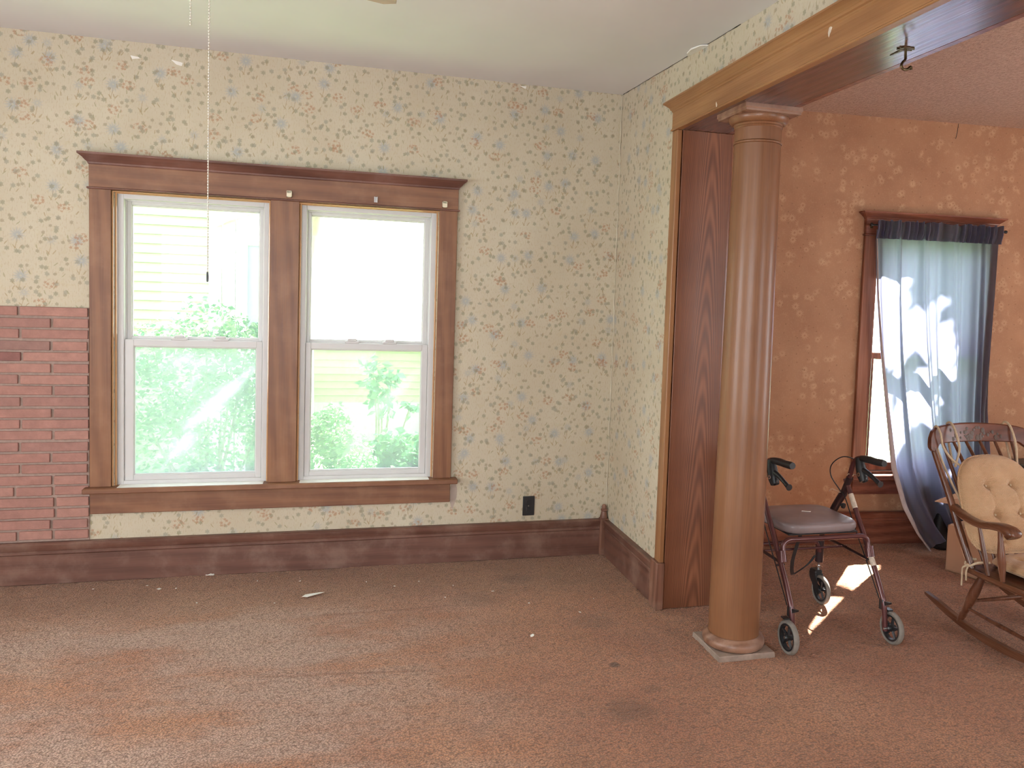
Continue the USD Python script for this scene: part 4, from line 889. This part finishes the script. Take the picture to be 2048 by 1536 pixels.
# ------------------------------------------------------------------ boxes behind the chair
cb = thing('cardboard_box', 'plain cardboard box on the floor behind the rocking chair with one flap up', 'box', (2.14, -.62, 0))
RZ = trimesh.transformations.rotation_matrix(math.atan2(-.94, .35), [0, 0, 1], [1.918, -.651, 0])
def rb(m): m = m.copy(); m.apply_transform(RZ); return m
x0, x1, y0, y1, zt = 1.918, 2.27, -.651, -.36, .275
part(cb, 'body', rb(cat_([box(x0, x1, y0, y0+.005, .0, zt), box(x0, x1, y1-.005, y1, .0, zt), box(x0, x0+.005, y0, y1, .0, zt), box(x1-.005, x1, y0, y1, .0, zt), box(x0, x1, y0, y1, .0, .006)])), M['cardboard'], False)
fl2 = extrude([(0, 0), (.35, 0), (.35, .13), (0, .13)], .004, (x0, y1, zt), (1, 0, 0), (0, .75, .66)); part(cb, 'flap', rb(fl2), M['cardboard'], False)
fl2 = extrude([(0, 0), (.145, 0), (.145, .29), (0, .29)], .004, (x1, y0, zt), (-.98, 0, .16), (0, 1, 0)); part(cb, 'flap', rb(fl2), M['cardboard'], False)
cd = single('cardboard_sheet', trimesh.Trimesh(V([[1.86, -.600, .402], [2.16, -.60, .352], [2.22, -.66, .45], [2.0, -.62, .452], [1.86, -.596, .406], [2.16, -.596, .356], [2.22, -.656, .454], [2.0, -.616, .456]])).convex_hull, M['cardboard'], 'stiff tan cardboard sheet sticking out above the black bag', 'cardboard', smooth=False)
def bag():
    n, k = 48, 20; th = np.linspace(0, 2*np.pi, n, endpoint=False); R = []
    for i in range(k):
        f = i/(k-1); sc_ = np.interp(f, [0, .08, .5, .85, 1], [.82, 1, .96, .72, .18])
        c, s = np.cos(th), np.sin(th)
        p = np.c_[2.30+.17*sc_*np.sign(c)*np.abs(c)**.6, -.270+.075*sc_*np.sign(s)*np.abs(s)**.6, np.full(n, .002+f*.34)]
        p[:, :2] += (meshkit.noise(p*V([14, 14, 9]))-.5)[:, None]*.03*(f > .03)
        R.append(p)
    return loft(R)
bg = thing('black_bag', 'slumped black bag on the floor below the curtain', 'bag', (2.30, -.27, 0))
part(bg, 'sack', bag(), M['bag'], 60)
un = thing('heater_unit', 'dull grey-black metal unit against the far wall right of the curtain', 'heater', (2.86, -.34, 0))
part(un, 'cabinet', cat_([box(2.66, 3.10, -.46, -.26, .03, .575, .006), box(2.68, 3.08, -.44, -.28, 0, .03)]), M['unit'])
part(un, 'control_panel', box(2.665, 3.095, -.466, -.459, .44, .565, .002), plain('olive_panel', (.14, .12, .085), .5, .2, var=.15))
part(un, 'knob', lathe([(0, 0), (.013, 0), (.011, .014), (0, .015)], (2.735, -.466, .515), 18, (0, -1, 0)), M['black'])
part(un, 'grille', cat_([box(2.69, 3.07, -.465, -.459, z, z+.010, .002) for z in np.arange(.10, .42, .026)]), M['black'])

# ------------------------------------------------------------------ ceiling fan with its two pull chains
FX, FY = -1.80, -3.07
fan = thing('ceiling_fan', 'ceiling fan of which two thin bead pull chains and one blade edge show', 'ceiling fan', (FX, FY, 2.672))
part(fan, 'canopy', lathe([(0, 2.672), (.065, 2.672), (.06, 2.64), (.03, 2.62), (.012, 2.615), (.012, 2.36), (0, 2.36)], (FX, FY, 0), 32), M['fanmetal'])
part(fan, 'motor', lathe([(0, 2.37), (.02, 2.37), (.09, 2.35), (.115, 2.32), (.115, 2.27), (.09, 2.24), (.05, 2.23), (.045, 2.19), (0, 2.18)], (FX, FY, 0), 40), M['fanmetal'])
for k in range(5):
    a = math.radians(63.5+72*k); d, e = V([math.cos(a), math.sin(a), 0]), V([-math.sin(a), math.cos(a), .16])
    out = Polygon([(.17, -.045), (.50, -.062), (.66, -.060), (.705, -.042), (.722, 0), (.705, .042), (.66, .060), (.50, .062), (.17, .045)])
    b_ = part(fan, 'blade', extrude(out, .007, V([FX, FY, 2.250]), d, e), M['fanwood'], 30)
    part(b_, 'blade_iron', extrude([(.09, -.02), (.26, -.035), (.30, 0), (.26, .035), (.09, .02)], .005, V([FX, FY, 2.244]), d, e), M['fanmetal'], 30)
def chain(x, y, z0, z1, r=.0014, pitch=.0047):
    s = trimesh.creation.icosphere(1, r); N = int((z1-z0)/pitch)
    vs = [s.vertices+V([x, y, z0+i*pitch]) for i in range(N)]; fs = [s.faces+i*len(s.vertices) for i in range(N)]
    return cat_([trimesh.Trimesh(np.vstack(vs), np.vstack(fs), process=False), tube([(x, y, z0), (x, y, z1)], .0006, 5)])
CHX, CHY = -1.776, -3.10
part(fan, 'pull_chain', chain(CHX, CHY, 1.555, 2.20), M['chain'], True, label='long bead pull chain')
part(fan, 'chain_end', lathe([(0, 0), (.0016, .001), (.0018, .008), (.0013, .016), (0, .018)], (CHX, CHY, 1.538), 10), M['black'])
part(fan, 'pull_chain', chain(-1.8035, CHY, 1.947, 2.20), M['chain'], True, label='short bead pull chain')
part(fan, 'chain_arm', tube([(-1.806, CHY, 2.201), (CHX+.002, CHY, 2.201)], .003, 8), M['fanmetal'])

# ------------------------------------------------------------------ litter on the carpet
single('paper_scrap', extrude([(-.055, -.012), (-.030, -.022), (.052, .020), (.030, .024), (-.04, .012)], .0015, (-1.681, -.425, .006), (1, 0, .03), (0, 1, .02)), M['white'], 'large triangular white paper scrap on the carpet under the window', 'paper', smooth=False)
def flake(x, y, r, seed, z=.004):
    q = random.Random(seed); n = q.randint(4, 6)
    pts = [(r*q.uniform(.5, 1.2)*math.cos(2*math.pi*k/n), r*q.uniform(.5, 1.1)*math.sin(2*math.pi*k/n)) for k in range(n)]
    return extrude(pts, .0025, (x, y, z), (1, 0, q.uniform(-.3, .3)), (0, 1, q.uniform(-.3, .3)))
FLK = [(-2.498, -.147, .006), (-2.43, -.205, .011), (-2.35, -.212, .005), (-2.74, -.153, .005), (-2.22, -.43, .007), (-1.755, -.21, .006), (-1.15, -.32, .004), (-1.28, -.37, .005), (-.98, -.41, .005), (-1.86, -.50, .004), (-1.04, -.57, .005), (-.79, -.53, .007), (-.42, -.88, .007), (-.71, -1.10, .012), (-.64, -.72, .005), (-.30, -.72, .004), (-1.42, -.28, .004), (-1.97, -.17, .004)]
FLL = ['tiny pale flake left of the larger flake, by the back baseboard below the left window', 'whitish flake just right of its smaller neighbour below the left window', 'small pale flake right of the pair below the left window', 'leftmost pale flake on the carpet, below the bricks', 'pale flake well out from the baseboard below the middle of the left window', 'pale flake beside the back baseboard, just beyond the paper scrap', 'pale flake below the right jamb of the right window', 'pale flake a little nearer than the one below the right window jamb',
    'pale flake below and right of the right window', 'tiny pale flake just left of and nearer than the paper scrap', 'tiny flake out on the carpet below the right end of the window sill', 'pale flake on the carpet straight below the black outlet', 'bright flake on the carpet left of the jamb panel', 'largest white flake, in the middle of the carpet left of the dark stain', 'pale speck between the outlet and the largest flake', 'pale speck near the side baseboard', 'pale speck below the middle of the right window', 'pale speck against the baseboard between the windows']
for i, (x, y, r) in enumerate(FLK):
    single('paint_flake', flake(x, y, r, i), M['white'], FLL[i], 'paint flake', 'paint flakes scattered on the carpet', smooth=False)
single('plaster_crumb', cat_([flake(-2.215+dx, -.045-abs(dx)*.2, .012, 50+i, .008) for i, dx in enumerate((-.015, 0, .012))]), M['white'], 'pale plaster crumb lodged against the bottom of the back baseboard', 'plaster crumb', smooth=False)

# ------------------------------------------------------------------ outside
GZ = -.62
gr = thing('lawn', 'grass yard outside the windows', 'lawn', kind=S)
part(gr, 'ground', box(-22, 22, .14, 40, GZ-.1, GZ), M['grass'], False)
nh = thing('neighbour_house', 'pale yellow clapboard house seen through the left window', 'house', (-5, 5.0, GZ))
part(nh, 'wall_core', box(-9, -2.99, 5.02, 7.0, GZ, 3.9), M['siding'], False)
z = GZ+.35; k = 0
while z < 3.4:
    pl = loft([V([[x, 5.02, z], [x, 4.985, z], [x, 4.992, z+.012], [x, 5.008, z+.104], [x, 5.02, z+.104]]) for x in (-7.0, -2.985)])
    part(nh, 'clapboard', pl, M['siding'], False); z += .102
part(nh, 'porch_board', box(-2.985, -2.86, 4.95, 5.02, GZ, 2.35), M['extwhite'], False)
part(nh, 'porch_board', box(-2.845, -2.72, 4.95, 5.02, GZ, 2.35), M['extwhite'], False)
part(nh, 'porch_board', box(-2.705, -2.60, 4.93, 5.02, GZ, 2.30), M['extwhite'], False)
part(nh, 'gutter', tube([(-2.95, 4.9, 2.22), (-2.80, 4.88, 2.30), (-2.40, 4.86, 2.44), (-2.1, 4.86, 2.46)], .06, 10), M['extwhite'])
sw = part(nh, 'sash', rails(-2.60, -2.36, GZ+.6, 2.05, -2.595, -2.44, 1.08, 2.0, 4.96, 5.02), M['extwhite'], False)
part(sw, 'pane', box(-2.595, -2.42, 4.99, 5.0, GZ+.7, 2.02), M['extglass'], False)
part(nh, 'meeting_rail', box(-2.60, -2.36, 4.965, 5.02, 1.03, 1.08), M['extwhite'], False)
part(nh, 'porch_wall', box(-2.36, -2.2, 4.98, 7.0, GZ, 2.5), M['siding'], False)
part(nh, 'roof', box(-9.3, -1.9, 4.7, 7.1, 3.9, 4.0), M['roof'], False)
gh = thing('neighbour_garage', 'low yellow clapboard outbuilding seen through the lower right window', 'outbuilding', (-.5, 7.3, GZ))
part(gh, 'wall_core', box(-2.3, 3.0, 7.32, 9.5, GZ, .70), M['siding'], False)
part(gh, 'foundation', box(-2.32, 3.02, 7.26, 7.33, GZ, -.06), M['found'], False)
z = -.06
while z < .62:
    part(gh, 'clapboard', loft([V([[x, 7.33, z], [x, 7.285, z], [x, 7.292, z+.012], [x, 7.308, z+.104], [x, 7.33, z+.104]]) for x in (-2.3, 3.0)]), M['siding'], False); z += .102
part(gh, 'roof_edge', box(-2.4, 3.1, 7.24, 9.6, .70, .73), M['extwhite'], False)
def leaves(n, pos, size, seed, flat=.5):
    """n folded leaf blades; pos(rng, n) -> points"""
    g = np.random.default_rng(seed); c = pos(g, n); s = size*g.uniform(.6, 1.3, n)
    d = g.normal(size=(n, 3)); d[:, 2] = d[:, 2]*flat-.25; d /= np.linalg.norm(d, axis=1, keepdims=True)
    u = np.cross(d, g.normal(size=(n, 3))); u /= np.linalg.norm(u, axis=1, keepdims=True); w = np.cross(d, u)
    s = s[:, None]; tip = c+d*s; l = c+d*s*.45+u*s*.30+w*s*.06; r = c+d*s*.45-u*s*.30+w*s*.06
    v = np.stack([c, l, tip, r], 1).reshape(-1, 3); i = np.arange(n)[:, None]*4
    f = np.hstack([i+[0, 2, 1], i+[0, 3, 2]]).reshape(-1, 3)
    return trimesh.Trimesh(v, f, process=False)
def blob(cs):
    cs = V(cs, float)
    def pos(g, n):
        k = g.choice(len(cs), n, p=(cs[:, 3]**2)/(cs[:, 3]**2).sum()); d = g.normal(size=(n, 3)); d /= np.linalg.norm(d, axis=1, keepdims=True)
        return cs[k, :3]+d*(cs[k, 3]*g.uniform(.35, 1, n)**.5)[:, None]
    return pos
def shrub(name, label, base, cs, n, size, mats, seed, cat='shrub'):
    t = thing(name, label, cat, base)
    part(t, 'stem', cat_([tube(spline([base, (V(base)+V(c[:3]))/2+V([.05, 0, 0]), c[:3]], 5), [.018, .006], 6) for c in cs]), M['bark'])
    for i, mm in enumerate(mats):
        p = part(t, 'foliage', leaves(n//len(mats), blob(cs), size, seed+i), mm, False, kind='stuff')
    return t
shrub('leafy_shrub', 'big leafy green shrub filling the lower half of the left window', (-2.7, 2.6, GZ), [(-2.95, 2.5, .2, .42), (-2.55, 2.7, .35, .45), (-2.75, 2.5, .85, .40), (-2.45, 2.6, .9, .35), (-3.05, 2.6, 1.0, .25), (-2.65, 2.55, 1.2, .25), (-2.35, 2.7, 1.05, .25), (-2.2, 2.7, .5, .35), (-3.2, 2.6, .6, .4)], 6500, .055, [M['leaf1'], M['leaf2'], M['leaf3']], 11)
shrub('pale_shrub', 'pale feathery shrub at the lower left of the right window', (-1.62, 2.6, GZ), [(-1.64, 2.6, .30, .21), (-1.5, 2.6, .10, .23), (-1.71, 2.6, .02, .23), (-1.41, 2.65, -.08, .18), (-1.62, 2.6, .46, .11), (-1.74, 2.65, .35, .14)], 2600, .05, [M['leaf3'], M['leaf1']], 31)
shrub('ivy_mound', 'low mound of broad-leaved ivy at the lower right of the right window', (-1.0, 3.4, GZ), [(-1.12, 3.4, -.15, .25), (-.9, 3.5, -.12, .3), (-.65, 3.4, -.2, .3), (-1.1, 3.4, .05, .16), (-.8, 3.3, -.3, .3)], 1500, .10, [M['leaf1'], M['leaf2']], 41)
shrub('vine_sapling', 'thin vine sapling in front of the yellow outbuilding', (-1.25, 4.2, GZ), [(-1.25, 4.2, .75, .10), (-1.2, 4.2, .55, .14), (-1.05, 4.25, .62, .10), (-1.15, 4.2, .35, .16), (-.85, 4.2, .3, .08)], 170, .11, [M['leaf1'], M['leaf2']], 51)
tr = thing('yard_tree', 'thick tree trunk standing behind the mullion between the two windows', 'tree', (-2.01, 2.9, GZ))
part(tr, 'trunk', tube(spline([(-2.02, 2.9, GZ-.05), (-2.01, 2.9, .6), (-1.98, 2.92, 1.8), (-1.7, 3.0, 3.2), (-1.0, 3.1, 4.6), (-.2, 3.2, 5.8)], 6), [.24, .20, .19, .16, .1], 20), M['bark'], 50)
part(tr, 'crown', leaves(9000, blob([(.2, 3.1, 5.6, 1.2), (1.2, 3.3, 6.2, 1.1), (-.6, 2.9, 5.0, 1.0), (.8, 2.6, 4.9, .9), (.4, 4.0, 6.8, 1.1), (1.7, 3.6, 6.9, .8), (-.2, 2.2, 4.2, .7), (.6, 2.0, 4.0, .6)]), .24, 61), M['leaf1'], False, kind='stuff')  # crown out of view, placed on the sun path to shade the double window
t2_ = thing('branch_tree', 'leafy tree outside beyond the curtained window', 'tree', (4.6, 1.9, GZ))
part(t2_, 'trunk', tube(spline([(4.9, 2.2, GZ-.05), (4.85, 2.1, 1.5), (4.6, 1.9, 3.0), (4.2, 1.6, 3.9), (3.8, 1.45, 4.2)], 6), [.14, .11, .07, .03], 12), M['bark'], 50)
part(t2_, 'crown', leaves(1300, blob([(3.78, 1.5, 4.45, .22), (4.1, 1.5, 4.4, .25), (3.70, 1.5, 4.75, .25), (4.45, 1.6, 4.2, .28), (4.42, 1.6, 3.8, .24), (3.36, 1.40, 3.40, .07), (4.45, 1.6, 3.4, .24), (4.45, 1.6, 3.0, .24), (3.62, 1.1, 2.45, .40), (3.75, 1.15, 2.0, .40), (3.35, 1.1, 2.05, .20)]), .17, 71), M['leaf2'], False, kind='stuff')
